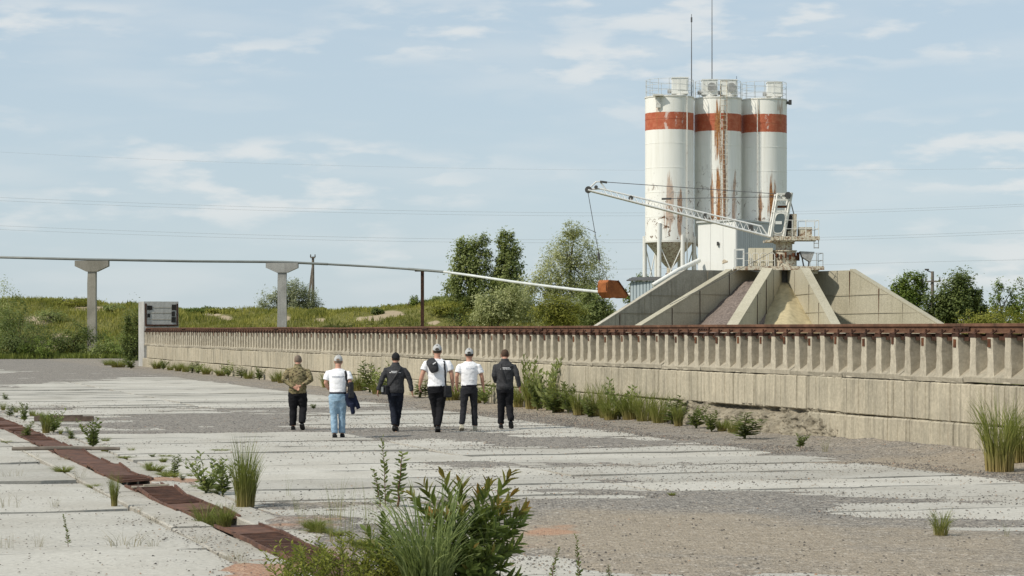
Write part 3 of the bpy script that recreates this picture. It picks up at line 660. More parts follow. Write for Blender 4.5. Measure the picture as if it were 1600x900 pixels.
# ================================================================== SILOS
def railing(parent, pts, h, r=.018, n=3, mat='galv', closed=False):
    """posts and horizontal rails through pts (local points)"""
    pts = [Vector(p) for p in pts]
    for p in pts: MB().tube([p, p+Vector((0, 0, h))], r, 5).build('railing_post', MT[mat], parent)
    path = pts+([pts[0]] if closed else [])
    for i in range(1, n+1): MB().tube([p+Vector((0, 0, h*i/n)) for p in path], r*.8, 5).build('railing_bar', MT[mat], parent)
def circ(r, a0, a1, n, z): return [(r*math.cos(R(a0+(a1-a0)*i/(n-1))), r*math.sin(R(a0+(a1-a0)*i/(n-1))), z) for i in range(n)]
def ladder(parent, x, y, z0, z1, w=.4, out=(0, -1)):
    mb = MB(); px, py = -out[1], out[0]
    for s in (-1, 1): mb.tube([(x+px*s*w/2, y+py*s*w/2, z0), (x+px*s*w/2, y+py*s*w/2, z1)], .025, 5)
    k = z0+.15
    while k < z1: mb.tube([(x-px*w/2, y-py*w/2, k), (x+px*w/2, y+py*w/2, k)], .014, 4); k += .3
    return mb.build('ladder', MT['craneold'], parent)
def silo(px, Z, r, ytop, yb0, yb1, ycone, label, runs, patch, wear, cone=True, filters=()):
    b = P(px, HORIZ, Z); sc = Z/FPX; zt = CAMZ+(HORIZ-ytop)*sc; z1 = CAMZ+(HORIZ-yb0)*sc; z0 = CAMZ+(HORIZ-yb1)*sc; zc = CAMZ+(HORIZ-ycone)*sc
    root = empty('cement_silo', (b.x, b.y, 0), 0, label, 'silo', 'cement silos of the batching plant')
    ms = m_silo('silo_paint', (z0, z1), zc, runs, patch, wear)
    prof = [(r, zc)]; k = zc
    while k < zt-1.6: k += 1.5; prof += [(r, k-.012), (r+.012, k-.008), (r+.012, k+.008), (r, k+.012)]
    prof += [(r, zt)]; sh = MB().lathe(prof, 56).build('shell', ms, root, smooth='auto')
    MB().lathe([(r+.02, zt-.05), (r+.035, zt-.05), (r+.035, zt+.03), (r-.1, zt+.05), (.05, zt+.16)], 48).build('roof', MT['cranewhite'], root, smooth='auto')
    cn = MB().lathe([(.17, zc-1.95), (.17, zc-1.55), (.26, zc-1.5), (r-.03, zc-.02)], 40).build('cone', MT['craneold'], root, smooth='auto')
    MB().lathe([(.24, zc-2.1), (.24, zc-1.94)], 16).build('outlet_flange', MT['rust'], cn)
    MB().lathe([(r+.03, zc-.06), (r+.03, zc+.05)], 48, cap=False).build('ring_beam', MT['cranewhite'], root)
    for a in (-118, -62, 62, 118, 180, 0):
        x, y = (r-.02)*math.cos(R(a)), (r-.02)*math.sin(R(a)); MB().tube([(x*1.03, y*1.03, -.1), (x*1.03, y*1.03, zc+(1.1 if a == -118 else .35))], .13, 10).build('leg', MT['white'], root, smooth='auto')
    for a in (-118, 0, 118):
        x, y = r*math.cos(R(a)), r*math.sin(R(a)); a2 = {-118: -62, 0: 62, 118: 180}[a]; x2, y2 = r*math.cos(R(a2)), r*math.sin(R(a2))
        MB().tube([(x, y, zc-3.4), (x2, y2, zc-.2)], .035, 5).tube([(x2, y2, zc-3.4), (x, y, zc-.2)], .035, 5).build('leg_brace', MT['white'], root)
    railing(root, circ(r-.03, 0, 345, 14, zt+.02), 1.05, .016, 3, closed=True)
    for (fx_, fy_, w_, h_, style) in filters:
        f = MB(); z_ = zt+.12
        f.box((fx_, fy_, z_+h_*.55), (w_, w_*.85, h_*.9)); f.box((fx_, fy_, z_+h_*1.02), (w_*1.08, w_*.93, .06)); f.box((fx_, fy_, z_+.12), (w_*1.06, w_*.9, .07))
        fo = f.build('dust_filter', MT['white'], root)
        MB().box((fx_+w_*.12, fy_-w_*.44, z_+h_*.6), (w_*.6, .03, h_*.62)).build('filter_door', MT['white'], fo)
        if style: MB().tube([(fx_+w_*.12, fy_-w_*.43, z_+h_*.55), (fx_+w_*.12, fy_-w_*.56, z_+h_*.55)], w_*.3, 18).build('inspection_cover', MT['steel'], fo)
        MB().tube([(fx_-w_*.55, fy_-.1, z_+.25), (fx_-w_*.8, fy_-.1, z_+.25)], .13, 10).build('fan_motor', MT['steel'], fo)
        MB().lathe([(w_*.5, zt-.0), (w_*.46, z_+.14)], 16, c=(fx_, fy_, 0)).build('filter_collar', MT['cranewhite'], fo)
    return root, zt, zc
s1, zt1, zc1 = silo(1046, 142, 1.5, 153, 178, 205, 378, 'pale cement silo with scuffed red band beside the hanging bucket',
    [(.55, .35, 8, 11.5, .8), (-.1, .6, 8.2, 12, .6), (-.8, .3, 15.5, 16.8, .4)], (3.1, 1.2, -.25, .75), (9.5, 11.8), filters=[(.62, -.2, .95, 1.05, 0)])
s2, zt2, zc2 = silo(1121.5, 143.05, 1.46, 155, 180, 207, 380, 'rust streaked cement silo between the two other silos',
    [(-.08, .34, 12.3, 16.6, 1.0), (-.05, .34, 7, 12.4, 1.0), (.25, .2, 6, 16, .9), (-.45, .3, 6, 12.4, .9), (.9, .3, 6, 12, .7)], (6.1, 2.2, -.2, .3), (8.5, 13.2), filters=[(-.55, -.35, .92, 1.0, 1), (.66, -.2, .95, 1.0, 1)])
s3, zt3, zc3 = silo(1193.5, 144.1, 1.43, 157, 181, 209, 382, 'cement silo with rusty lower shell farthest from the scraper bucket',
    [(.35, .5, 6.5, 12.2, 1.0), (-.35, .25, 6, 11.5, .9), (-.55, .35, 15.6, 16.8, .7), (.9, .4, 15.4, 16.9, .6)], (9.1, 4.2, .0, .1), (8.0, 11.8), filters=[(.62, -.2, .9, .95, 0)])
ladder(s2, .22, -1.60, 6.0, zt2+1.0)
MB().tube([(-.55, -1.42, 6), (-.55, -1.42, zt3)], .03, 6).build('fill_pipe', MT['cranewhite'], s3)
MB().tube([(1.0, -1.2, 6), (1.0, -1.2, zt1)], .03, 6).build('fill_pipe', MT['cranewhite'], s1)
MB().box((-.78, -1.42, zt1-.42), (.28, .16, .62)).box((-.8, -1.5, zt1+.02), (.6, .5, .1)).build('inspection_hatch', MT['cranewhite'], s1)
MB().box((1.52, -.35, zt3-.18), (.3, .3, .16)).tube([(1.6, -.35, zt3-.3), (1.6, -.35, zt3)], .1, 8).build('overflow_vent', MT['darksteel'], s3)
for (px, Z, y0, y1, lab, rr_) in ((1080.5, 142.6, 153, 22, 'thin whip antenna rising beside the scuffed silo', .035), (1112.5, 144.3, 128, -40, 'tall thin lightning rod above the rust streaked silo', .032), (1151, 144.3, 155, 119, 'short rod on the rim of the rust streaked silo', .03)):
    a = P(px, y0, Z); b = P(px, y1, Z); m_ = MB(); m_.tube([a-Vector((0, 0, .25)), (a+b)/2, b], [rr_, rr_*.8, rr_*.45], 6); m_.tube([b-Vector((0, 0, .5)), b-Vector((0, 0, .2))], rr_*1.5, 6)
    o = m_.build('lightning_rod', MT['cable']); tag(o, lab, 'rod')

# ================================================================== CLADDED PLANT HOUSE
A = P(1090.5, 515, 137.2); B = P(1150, 515, 134.0); C = P(1218, 515, 139.5); D = A+(C-B)
ht = CAMZ+(HORIZ-346)*135/FPX
hs = empty('plant_house', (B.x, B.y, 0), 0, 'white metal clad mixing house below the silos', 'building')
def loc_(p): return Vector((p.x-B.x, p.y-B.y, 0))
def clad(name, a, b, z0, z1, mat, step, dep, parent, joined=False):
    a, b = Vector(a), Vector(b); d = (b-a).normalized(); nrm = Vector((d.y, -d.x, 0)); n = max(1, int((b-a).length/step)); w_ = (b-a).length/n
    for i in range(n):
        p0 = a+d*w_*i; mb = MB(); x0 = p0+d*.01; x1 = p0+d*(w_-.01); q = w_*.28
        pts = [x0, x0+d*q*.5+nrm*dep, x1-d*q*.5+nrm*dep, x1, x1-nrm*.05, x0-nrm*.05]
        mb.prism([p+Vector((0, 0, z0)) for p in pts], (0, 0, z1-z0)); mb.build(name, mat, parent)
clad('cladding_sheet', loc_(A), loc_(B), -.1, ht, MT['housewhite'], 1.15, .012, hs)
clad('cladding_sheet', loc_(B), loc_(C), -.1, ht, MT['houseshadegrey'], .30, .05, hs)
clad('cladding_sheet', loc_(C), loc_(D), -.1, ht, MT['houseshadegrey'], 1.1, .02, hs); clad('cladding_sheet', loc_(D), loc_(A), -.1, ht, MT['housewhite'], 1.1, .02, hs)
MB().prism([loc_(A)+Vector((-.12, -.1, ht+.003)), loc_(B)+Vector((0, -.15, ht+.003)), loc_(C)+Vector((.12, 0, ht+.003)), loc_(D)+Vector((0, .12, ht+.003))], (0, 0, .1)).build('roof', MT['houseshadegrey'], hs)
MB().bar(loc_(A)+Vector((.15, -.11, ht-.12)), loc_(A)+Vector((1.05, -.16, ht-.06)), .05, .09).build('roof_trim', MT['steel'], hs)
q = loc_(A).lerp(loc_(B), .72); d = (loc_(B)-loc_(A)).normalized(); nn = Vector((d.y, -d.x, 0))
MB().prism([q+nn*.016+d*x+Vector((0, 0, z)) for x, z in ((-.28, 6.28), (-.1, 6.42), (.25, 6.34), (.3, 6.25), (0, 6.2), (-.25, 6.16))], nn*.012).build('torn_patch', MT['craneold'], hs)
q = loc_(A).lerp(loc_(B), .56); MB().box(q+nn*.1+Vector((0, 0, 7.35)), (.1, .2, .22)).build('wall_lamp', MT['darksteel'], hs)
# white chute pipe between silo and bunker
o = MB().tube([P(1092, 407, 136.5), P(1062, 421, 134.5), P(1020, 446, 134)], .14, 12).build('chute_pipe', MT['white'], smooth='auto'); tag(o, 'white sloping screw conveyor tube beside the mixing house', 'pipe')

# ================================================================== BUNKER WALLS
bunk = empty('aggregate_bunker', (15.1, 128, 0), 0, 'fan of sloping concrete bunker walls round the scraper crane', 'bunker')
def bl(x, Z): return Vector(((x-800)*Z/FPX-15.1, Z-128, 0))
TOP = CAMZ+(HORIZ-423.5)*128/FPX
def radial(name, p0, p1, p2, mat, th, zt=TOP, joints=(), capmat='bunker', label=None):
    """flat part p0-p1, then falling from p1 past p2 (where it is 2.65 high)"""
    ext = p1+(p2-p1)*1.55; zE = zt+(2.65-zt)*1.55; d = (p2-p1).normalized(); nr_ = Vector((-d.y, d.x, 0))*th
    root = MB().prism([p0+Vector((0, 0, -.2)), ext+Vector((0, 0, -.2)), ext+Vector((0, 0, zE)), p1+Vector((0, 0, zt)), p0+Vector((0, 0, zt))], nr_).build(name, MT[mat], bunk)
    if label: root['label'] = label
    cp = MB().prism([p1+Vector((0, 0, zt+.003))-nr_*.08, ext+Vector((0, 0, zE+.003))-nr_*.08, ext+nr_*1.08+Vector((0, 0, zE+.003)), p1+nr_*1.08+Vector((0, 0, zt+.003))], (0, 0, .07)).build('coping', MT[capmat], root)
    s = -1 if nr_.y > 0 else 1; off = Vector((0, 0, 0)) if nr_.y > 0 else nr_
    on = (-nr_ if nr_.y > 0 else nr_).normalized()
    for t, w_, m_ in joints:
        if t < 0: q = p0.lerp(p1, -t); zq = zt-.05
        else: q = p1.lerp(ext, t); zq = zt+(zE-zt)*t-.05
        MB().bar(q+off+on*.012+Vector((0, 0, 0)), q+off+on*.012+Vector((0, 0, zq)), w_, .03).build('joint_strip', MT[m_], root)
    for zf in (1.2, 2.2, 3.2, 4.2):              # cast lifts
        t = (zt-zf)/(zt-zE) if zf < zt else 0
        q = p1.lerp(ext, min(1, t)*.97); MB().bar(p0+off+on*.004+Vector((0, 0, zf)), q+off+on*.004+Vector((0, 0, zf)), .02, .02).build('lift_joint', MT['panelback'], root)
    return root
radial('bunker_wall', bl(1132, 131), bl(1068, 129.5), bl(937, 126), 'bunker_old', .3, TOP+.1, [(-.5, .05, 'panelback'), (.12, .05, 'panelback'), (.33, .04, 'panelback'), (.52, .08, 'rustdark')], 'bunker_old', 'stained grey bunker wall')
radial('bunker_wall', bl(1182, 129.3), bl(1135, 126.8), bl(1002, 120), 'bunker', .34, TOP, [(.02, .1, 'rustdark'), (.25, .1, 'rustdark'), (.46, .08, 'rustdark')])
radial('bunker_wall', bl(1212, 128.2), bl(1192, 124.5), bl(1140, 117), 'bunker', .5, TOP, [(-.9, .05, 'panelback'), (.12, .05, 'rustdark'), (.3, .04, 'rustdark')])
radial('bunker_wall', bl(1238, 127.8), bl(1264, 124.4), bl(1310, 118), 'bunker', -.42, TOP, [(-.6, .06, 'panelback'), (.18, .06, 'rustdark'), (.4, .05, 'rustdark')])
radial('bunker_wall', bl(1272, 129), bl(1336, 126.5), bl(1470, 121.0), 'bunker', -.34, TOP, [(-.98, .12, 'rust'), (.22, .12, 'rust'), (.4, .06, 'panelback')])
bk = [bl(1128, 131.5), bl(1180, 129.6), bl(1213, 128.7), bl(1240, 128.7), bl(1275, 129.6)]
for a, b in zip(bk[:-1], bk[1:]):
    d = (b-a).normalized(); top_ = TOP-.02 if not (a.x < 0 < b.x) else TOP-1.0
    MB().prism([a+Vector((0, 0, -.2)), b+Vector((0, 0, -.2)), b+Vector((0, 0, top_)), a+Vector((0, 0, top_))], Vector((-d.y, d.x, 0))*.3).build('back_wall', MT['bunker_old' if b.x < -1 else 'bunker'], bunk)
def pile(name, label, apex, axis, za, sa, sl, w_, len_, mat, bounds):
    n, m = 60, 34; ax = Vector(axis).normalized(); la = Vector((-ax.y, ax.x, 0)); vs = []; fs = []
    for i in range(n):
        for j in range(m):
            s = -1.0+(len_+1.0)*i/(n-1); lo, hi = bounds(s); t = lo+(hi-lo)*j/(m-1)
            z = za-sa*abs(s)**1.02-.35*max(0, s-len_+3.6)**1.5-sl*max(0, abs(t)-w_)+(mnoise.noise(Vector((s*1.1, t*1.1, za)))*.10+mnoise.noise(Vector((s*4, t*4, za)))*.05)
            p_ = Vector(apex)+ax*s+la*t; vs.append((p_.x, p_.y, max(z, .0)))
    for i in range(n-1):
        for j in range(m-1): fs.append((i*m+j, i*m+j+1, (i+1)*m+j+1, (i+1)*m+j))
    mb = MB(); mb.quadmesh(vs, fs); o = mb.build(name, MT[mat], None, (15.1, 128, 0), smooth=True); tag(o, label, kind='stuff'); return o
pile('gravel_pile', 'brown crushed stone heap sloping between two bunker walls', bl(1178, 127.2), bl(1118, 118)-bl(1178, 127.2), 5.05, .30, .62, .35, 13, 'aggregate', lambda s: (-2.6-s*.2, 1.35+s*.12))
pile('sand_pile', 'yellow sand heap below the crane between two bunker walls', bl(1226, 127.6), bl(1224, 117)-bl(1226, 127.6), 5.0, .31, .5, .25, 12, 'sand', lambda s: (-.45-s*.2, .55+s*.2))

# ================================================================== SCRAPER CRANE
CZ = 127.6; cs_ = FPX/CZ; base = P(1225, 421, CZ)
cr = empty('scraper_crane', base, 0, 'white slewing scraper crane with lattice boom standing over the bunker', 'crane')
def cl_(px, py, dy=0.0): return Vector(((px-1225)/cs_, dy, (421-py)/cs_))
def part(mb, name, mat, parent=cr, smooth=False): return mb.build(name, MT[mat], parent, smooth=smooth)
part(MB().box((-.32, 0, .09), (4.75, 2.2, .12)), 'base_platform', 'craneold')
part(MB().box((-.32, -1.08, .02), (4.8, .1, .16)).box((-.32, 1.08, .02), (4.8, .1, .16)), 'platform_beam', 'craneold')
part(MB().lathe([(.42, -2.2), (.42, .02)], 16), 'column', 'darksteel')
part(MB().lathe([(.70, .16), (.70, .55), (.74, .56), (.74, .66), (.66, .7), (.66, .98), (.72, .99), (.72, 1.05)], 28), 'slewing_drum', 'craneold', smooth='auto')
part(MB().lathe([(.46, 1.05), (.46, 1.40), (.58, 1.41), (.58, 1.5)], 24), 'slewing_neck', 'craneold', smooth='auto')
mb = MB()
for k in range(11):
    a = R(180+18*k); mb.box((.78*math.cos(a), .78*math.sin(a), .72+.08*math.sin(k*3)), (.16, .1, .26+.06*math.cos(k*5)), rz=a)
part(mb, 'ring_bracket', 'rust')
part(MB().box((-.28, 0, 1.55), (1.6, 1.5, .12)), 'turntable', 'craneold')
part(MB().box((.62, 0, 1.75), (2.5, 1.7, .11)).box((.62, -.84, 1.68), (2.5, .08, .2)).box((.62, .84, 1.68), (2.5, .08, .2)), 'upper_platform', 'craneold')
mb = MB()
for k in range(7): mb.box((-.75+.2*k, -.80, 1.66+.05*(k % 2)), (.14, .16, .18), rz=.2*k)
part(mb, 'boom_foot_bracket', 'craneold')
# cabin
def cyl_prism(poly, dy0, dy1): return MB().prism([Vector((p.x, dy0, p.z)) for p in poly], (0, dy1-dy0, 0))
cabin = part(cyl_prism([cl_(1204, 369), cl_(1223, 369), cl_(1229, 333), cl_(1209, 333)], -.72, .3), 'cabin', 'cranewhite')
def oval(c, rx, rz, lean, y):
    pts = []
    for k in range(20):
        a = 2*math.pi*k/20; x = abs(math.cos(a))**.6*math.copysign(rx, math.cos(a)); z = abs(math.sin(a))**.6*math.copysign(rz, math.sin(a)); pts.append(Vector((c.x+x+lean*z, y, c.z+z)))
    return pts
mb = MB(); mb.prism(oval(cl_(1215.5, 350), .26, .52, .17, -.755), (0, .03, 0)); wn = part(mb, 'window', 'glass', cabin)
fr = oval(cl_(1215.5, 350), .29, .55, .17, -.745); part(MB().tube(fr+[fr[0]], .03, 5, cap=False), 'window_frame', 'cranewhite', wn)
part(MB().box(cl_(1214, 349, -.775), (.36, .012, .17)), 'window_sticker', 'white', wn)
rear = part(cyl_prism([cl_(1229, 369), cl_(1243, 369), cl_(1243, 335), cl_(1230, 335)], -.55, .5), 'engine_house', 'craneold')
part(MB().prism(oval(cl_(1231.5, 349), .15, .44, .08, -.60), (0, .06, 0)), 'window', 'black_rubber', rear)
part(MB().box(cl_(1257, 364.5, -.1), (.68, 1.0, .62)), 'counterweight', 'craneold')
for yy in (-.66, .42):                            # A-frame
    part(MB().bar(cl_(1202, 371, yy-.12), cl_(1214, 303, yy+.12), .12, .13), 'frame_leg', 'cranewhite')
    part(MB().bar(cl_(1222, 371, yy-.12), cl_(1235, 302, yy+.12), .12, .13), 'frame_leg', 'cranewhite')
for (py, a, b) in ((331, 1208, 1229), (313, 1212, 1233), (304, 1213.5, 1235)):
    part(MB().bar(cl_(a, py, -.62), cl_(b, py, -.62), .09, .1), 'frame_tie', 'cranewhite'); part(MB().bar(cl_(a, py, -.6), cl_(a, py, .5), .08, .08), 'frame_tie', 'cranewhite')
part(MB().tube([cl_(1229, 306, -.75), cl_(1229, 306, -.15)], .18, 16), 'rope_sheave', 'darksteel'); part(MB().tube([cl_(1223, 308, -.6), cl_(1223, 308, .2)], .13, 12), 'rope_drum', 'cranewhite')
part(MB().box(cl_(1220, 323.5, -.3), (.55, .3, .12)), 'winch', 'rust')
part(MB().bar(cl_(1233, 306, 0), cl_(1241, 337, 0), .06, .06), 'back_stay', 'steel')
up = [cl_(1224, 372, -.85), cl_(1235, 372, -.85), cl_(1256, 372, -.85), cl_(1276, 372, -.85), cl_(1276, 372, .85), cl_(1250, 372, .85)]
railing(cr, up, .95, .022, 2, 'cranewhite')
part(MB().bar(cl_(1269, 373, -.8), cl_(1269, 389, -.8), .04).bar(cl_(1276, 373, -.8), cl_(1276, 389, -.8), .04).bar(cl_(1269, 381, -.8), cl_(1276, 381, -.8), .04).bar(cl_(1269, 388, -.8), cl_(1276, 388, -.8), .05), 'hanging_step', 'steel')
# lower deck items
part(MB().box(cl_(1187, 402, -.45), (1.3, .5, .98)), 'electric_cabinet', 'cream'); part(MB().box(cl_(1178, 402, -.705), (.02, .012, .9)).box(cl_(1191, 402, -.705), (.02, .012, .9)), 'cabinet_seam', 'panelback')
for k in range(4):
    x0 = 1160+k*12.5; pts = [cl_(x0, 419, -.95), cl_(x0, 399, -.95), cl_(x0+2, 396.5, -.95), cl_(x0+8, 396.5, -.95), cl_(x0+10, 399, -.95), cl_(x0+10, 419, -.95)]
    part(MB().tube(pts, .022, 5), 'guard_hoop', 'cranewhite'); part(MB().tube([cl_(x0, 408, -.95), cl_(x0+10, 408, -.95)], .016, 5), 'guard_bar', 'cranewhite')
part(MB().bar(cl_(1145, 421, -1.0), cl_(1145, 391, -1.0), .08).bar(cl_(1159, 421, -1.0), cl_(1159, 391, -1.0), .08).bar(cl_(1144, 391, -1.0), cl_(1160, 391, -1.0), .09).bar(cl_(1145, 405, -1.0), cl_(1159, 405, -1.0), .05), 'gate_frame', 'white')
mo = part(MB().prism([cl_(1249, 393, -.5), cl_(1271, 394, -.5), cl_(1265, 410, -.5), cl_(1252, 402, -.5)], (0, .7, 0)), 'winch_motor', 'steel')
part(MB().bar(cl_(1252, 402, -.3), cl_(1255, 418, -.3), .07).bar(cl_(1263, 408, -.3), cl_(1262, 418, -.3), .07), 'motor_stand', 'darksteel', mo)
railing(cr, [cl_(1262, 419, -1.0), cl_(1272, 419, -1.0), cl_(1282, 419, -1.0), cl_(1282, 419, 1.0)], .8, .02, 2, 'steel')
part(MB().bar(cl_(1240, 421, -.9), cl_(1284, 419, -.9), .1, .1).box(cl_(1268, 424, -.5), (.5, .4, .3)), 'deck_bracket', 'craneold')
# lattice boom
def bm(t, py_off, y): return cl_(1203+(918-1203)*t, 371+(298-371)*t+py_off, y)
boom = part(MB(), 'boom', 'boom') if False else None
bo = empty('boom', (0, 0, 0)); bo.parent = cr
def up_off(t): return -11.5*min(1, t/.03)*(1 if t < .9 else max(0.0, (1-t)/.1)*.8+.2)
for y in (-.72, -.18):
    part(MB().tube([bm(0, 0, y), bm(1, 0, y)], .05, 6), 'chord', 'boom', bo)
part(MB().tube([bm(.02, -2, -.45), bm(.05, -13, -.45), bm(.93, -7.5, -.45), bm(1, -1.5, -.45)], .048, 6), 'chord', 'boom', bo)
nb = 26
for k in range(nb):
    t0 = .05+.88*k/nb; t1 = .05+.88*(k+1)/nb; o0 = -13+(5.5)*(t0-.05)/.88; o1 = -13+5.5*(t1-.05)/.88
    for y in (-.72, -.18):
        part(MB().tube([bm(t0, 0, y), bm((t0+t1)/2, (o0+o1)/2, -.45), bm(t1, 0, y)], .018, 4), 'lacing', 'boom', bo)
    if k % 2 == 0: part(MB().tube([bm(t0, 0, -.72), bm(t1, 0, -.18)], .016, 4), 'lacing', 'boom', bo)
for t, yo, r_ in ((.997, -1, .19), (.765, -5, .13), (.955, -8, .1)): part(MB().tube([bm(t, yo, -.58), bm(t, yo, -.32)], r_, 16), 'sheave', 'darksteel', bo)
part(MB().tube([bm(1, -1, -.45), cl_(931, 285, -.45), cl_(937, 284.5, -.45), bm(.9, -8, -.45)], .045, 6), 'head_frame', 'boom', bo)
part(MB().box(bm(.11, -6, -.45), (.22, .4, .32)), 'boom_collar', 'darksteel', bo); part(MB().box(bm(.36, -5, -.45), (.16, .3, .4)), 'boom_collar', 'darksteel', bo)
for (a, b) in ((cl_(940, 285, -.5), cl_(1229, 305, -.5)), (cl_(1048, 311, -.42), cl_(1229, 308, -.42))): part(MB().tube([a, b], .02, 5), 'stay_rope', 'cable', cr)
part(MB().tube([cl_(937, 284.5, -.5), cl_(948, 286, -.5)], .06, 6), 'rope_socket', 'darksteel', cr); part(MB().tube([cl_(1033, 311.5, -.42), cl_(1048, 311, -.42)], .055, 6), 'rope_socket', 'darksteel', cr)
part(MB().tube([cl_(918, 300, -.45), cl_(931, 375, -.5), cl_(935.5, 398, -.5)], .02, 5), 'hoist_rope', 'cable', cr)
part(MB().tube([cl_(931, 364, -.5), cl_(922, 360, -.5), cl_(916, 357, -.45)], .014, 4), 'loose_rope', 'cable', cr)
part(MB().tube([cl_(1205, 394, -.8), cl_(1120, 437, -3.5), cl_(1035, 478, -6)], .014, 4), 'drag_rope', 'cable', cr)
# bucket hanging from the boom
bkr = empty('scraper_bucket', P(953, 466, CZ-.5), 0, 'rusty orange scraper bucket hanging on a rope from the boom', 'bucket')
def bk_(px, py, dy=0): return Vector(((px-953)/cs_, dy, (466-py)/cs_))
poly = [vb for vb in (Vector((-.52, 0, .32)), Vector((-.52, 0, .86)), Vector((-.40, 0, 1.0)), Vector((.22, 0, .97)), Vector((.95, 0, .16)), Vector((.82, 0, .0)), Vector((.45, 0, .06)), Vector((-.22, 0, .0)))]
bt = empty('bucket_body', (0, 0, 0), R(36)); bt.parent = bkr
for y in (-.42, .40): part(MB().prism([Vector((p.x, y, p.z)) for p in poly], (0, .03, 0)), 'side_plate', 'bucket', bt)
for a_, b_ in ((0, 1), (1, 2), (2, 3), (7, 0), (6, 7), (5, 6)):
    a, b = poly[a_], poly[b_]; part(MB().prism([Vector((a.x, -.40, a.z)), Vector((b.x, -.40, b.z)), Vector((b.x, .40, b.z)), Vector((a.x, .40, a.z))], Vector((.0, 0, .0))+Vector((b.z-a.z, 0, a.x-b.x)).normalized()*.02), 'shell_plate', 'bucket', bt)
part(MB().bar((.22, -.43, .97), (.95, -.43, .16), .05, .07), 'cutting_edge', 'rust', bt); part(MB().bar((-.53, -.36, .4), (-.53, -.36, .86), .05, .04), 'stiffener', 'rust', bt)
part(MB().tube([bk_(937, 438, -.2), bk_(937.5, 412, 0), bk_(949, 438, -.2)], .018, 5).tube([bk_(937.5, 412, 0), bk_(934.5, 394, 0)], .02, 5), 'chain_sling', 'cable', bkr)
part(MB().tube([bk_(936.4, 406, 0), bk_(935, 396, 0)], .075, 8), 'rope_clamp', 'darksteel', bkr)

# ================================================================== SHED BEHIND THE BUNKER
sh0 = P(985, 515, 138); sh1 = P(1036, 515, 136.5)
sd = empty('corrugated_shed', (sh0.x, sh0.y, 0), 0, 'small blue grey corrugated shed behind the stained bunker wall', 'shed')
e = Vector((sh1.x-sh0.x, sh1.y-sh0.y, 0)); zt_ = CAMZ+(HORIZ-439)*137/FPX
clad('cladding_sheet', Vector((0, 0, 0)), e, -.1, zt_, MT['shed'], .22, .04, sd); bkv = Vector((.5, 2.6, 0))
clad('cladding_sheet', bkv, Vector((0, 0, 0)), -.1, zt_-.1, MT['darksteel'], .4, .03, sd)
MB().prism([Vector((-.25, -.2, zt_+.01)), e+Vector((.1, -.2, zt_+.01)), e+bkv+Vector((.1, 0, zt_+.25)), bkv+Vector((-.25, 0, zt_+.25))], (0, 0, .06)).build('roof', MT['darksteel'], sd)

# ================================================================== PIPELINE ON PILLARS, POLES, WIRES
def t_pillar(px, ytop, Z, label, capw, shw, capm='pillar', cap_h=17):
    t = P(px, ytop, Z); s = Z/FPX; zb = float(terrain_z(t.x, Z))-.4; root = empty('concrete_pillar', (t.x, Z, zb), 0, label, 'pillar', 'concrete pillars of the old pipeline')
    h = t.z-zb; a = shw*s/2; hc = cap_h*s; n = 7; vs = []; fs = []; r = random.Random(px)
    for i in range(n+1):
        q = i/n; z = (h-hc+.05)*q; k = a*(1.12-.12*q)
        for sx, sy in ((-1, -1), (1, -1), (1, 1), (-1, 1)): vs.append((sx*k+r.uniform(-.02, .02), sy*k*.9+r.uniform(-.02, .02), z))
    fs = [(i*4+k, i*4+(k+1) % 4, (i+1)*4+(k+1) % 4, (i+1)*4+k) for i in range(n) for k in range(4)]+[(0, 1, 2, 3), (n*4, n*4+1, n*4+2, n*4+3)]
    mb = MB(); mb.quadmesh(vs, fs); mb.build('shaft', MT[capm], root)
    c = capw*s/2; pts = [(-c, h), (-c, h-hc*.5), (-a*1.3, h-hc), (a*1.3, h-hc), (c, h-hc*.5), (c, h)]
    MB().prism([(x, -a*1.15, z) for x, z in pts], (0, a*2.3, 0)).build('pillar_cap', MT[capm], root); return root
MT['pillar2'] = m_concrete('smooth_pillar_concrete', (0.44, 0.435, 0.41), (0.34, 0.33, 0.31), streak=.35, bump=.3, tone=.1)
r1 = t_pillar(144, 407.5, 185, 'rough lichen covered concrete pillar standing on the grassy bank', 52, 12.5, 'pillar', 17)
r2 = t_pillar(441, 411, 186, 'smooth concrete pillar standing in front of the round bush', 50, 13, 'pillar2', 15)
MB().box((0, 0, 6.02-.3), (2.6, .5, .06)).build('cap_plate', MT['pipewhite'], r2) if False else None
pp = P(660, 423, 184); zb = float(terrain_z(pp.x, 184))-.3
po = empty('steel_post', (pp.x, 184, zb), 0, 'dark rusty steel post holding up the pipe', 'post')
MB().box((0, 0, (pp.z-zb)/2), (.26, .26, pp.z-zb)).build('post_shaft', MT['rustdark'], po); MB().box((0, 0, pp.z-zb-.03), (1.2, .3, .08)).build('post_head', MT['rustdark'], po)
pl = empty('pipeline', P(0, 403, 187), 0, 'long grey pipe sagging over the pillars toward the shed', 'pipe')
def pw(path, r_, mat): 
    o_ = pl.location; MB().tube([P(*q)-o_ for q in path], r_, 8).build('pipe_run', MT[mat], pl, smooth='auto')
for px_ in (-170, -490): t_pillar(px_, 400 if px_ == -170 else 393, 190, 'rough concrete pillar standing on the bank beyond the arching shrub', 52, 12.5, 'pillar', 17)
pw([(-1500, 380, 196), (-490, 391, 190), (-170, 398, 190), (0, 402, 187), (144, 405.5, 185), (300, 408.2, 186), (441, 409.3, 186), (512, 412.8, 185.6)], .10, 'pipe')
pw([(512, 412.8, 185.6), (590, 417, 185), (640, 420.5, 184.3)], .085, 'pipe'); pw([(638, 420.2, 184.3), (695, 424.8, 182)], .10, 'pipe')
pw([(694, 424.7, 182), (740, 431, 178), (800, 440, 172), (850, 446.5, 166), (900, 452.5, 159), (950, 457.5, 151), (1000, 461, 143)], .095, 'pipewhite')
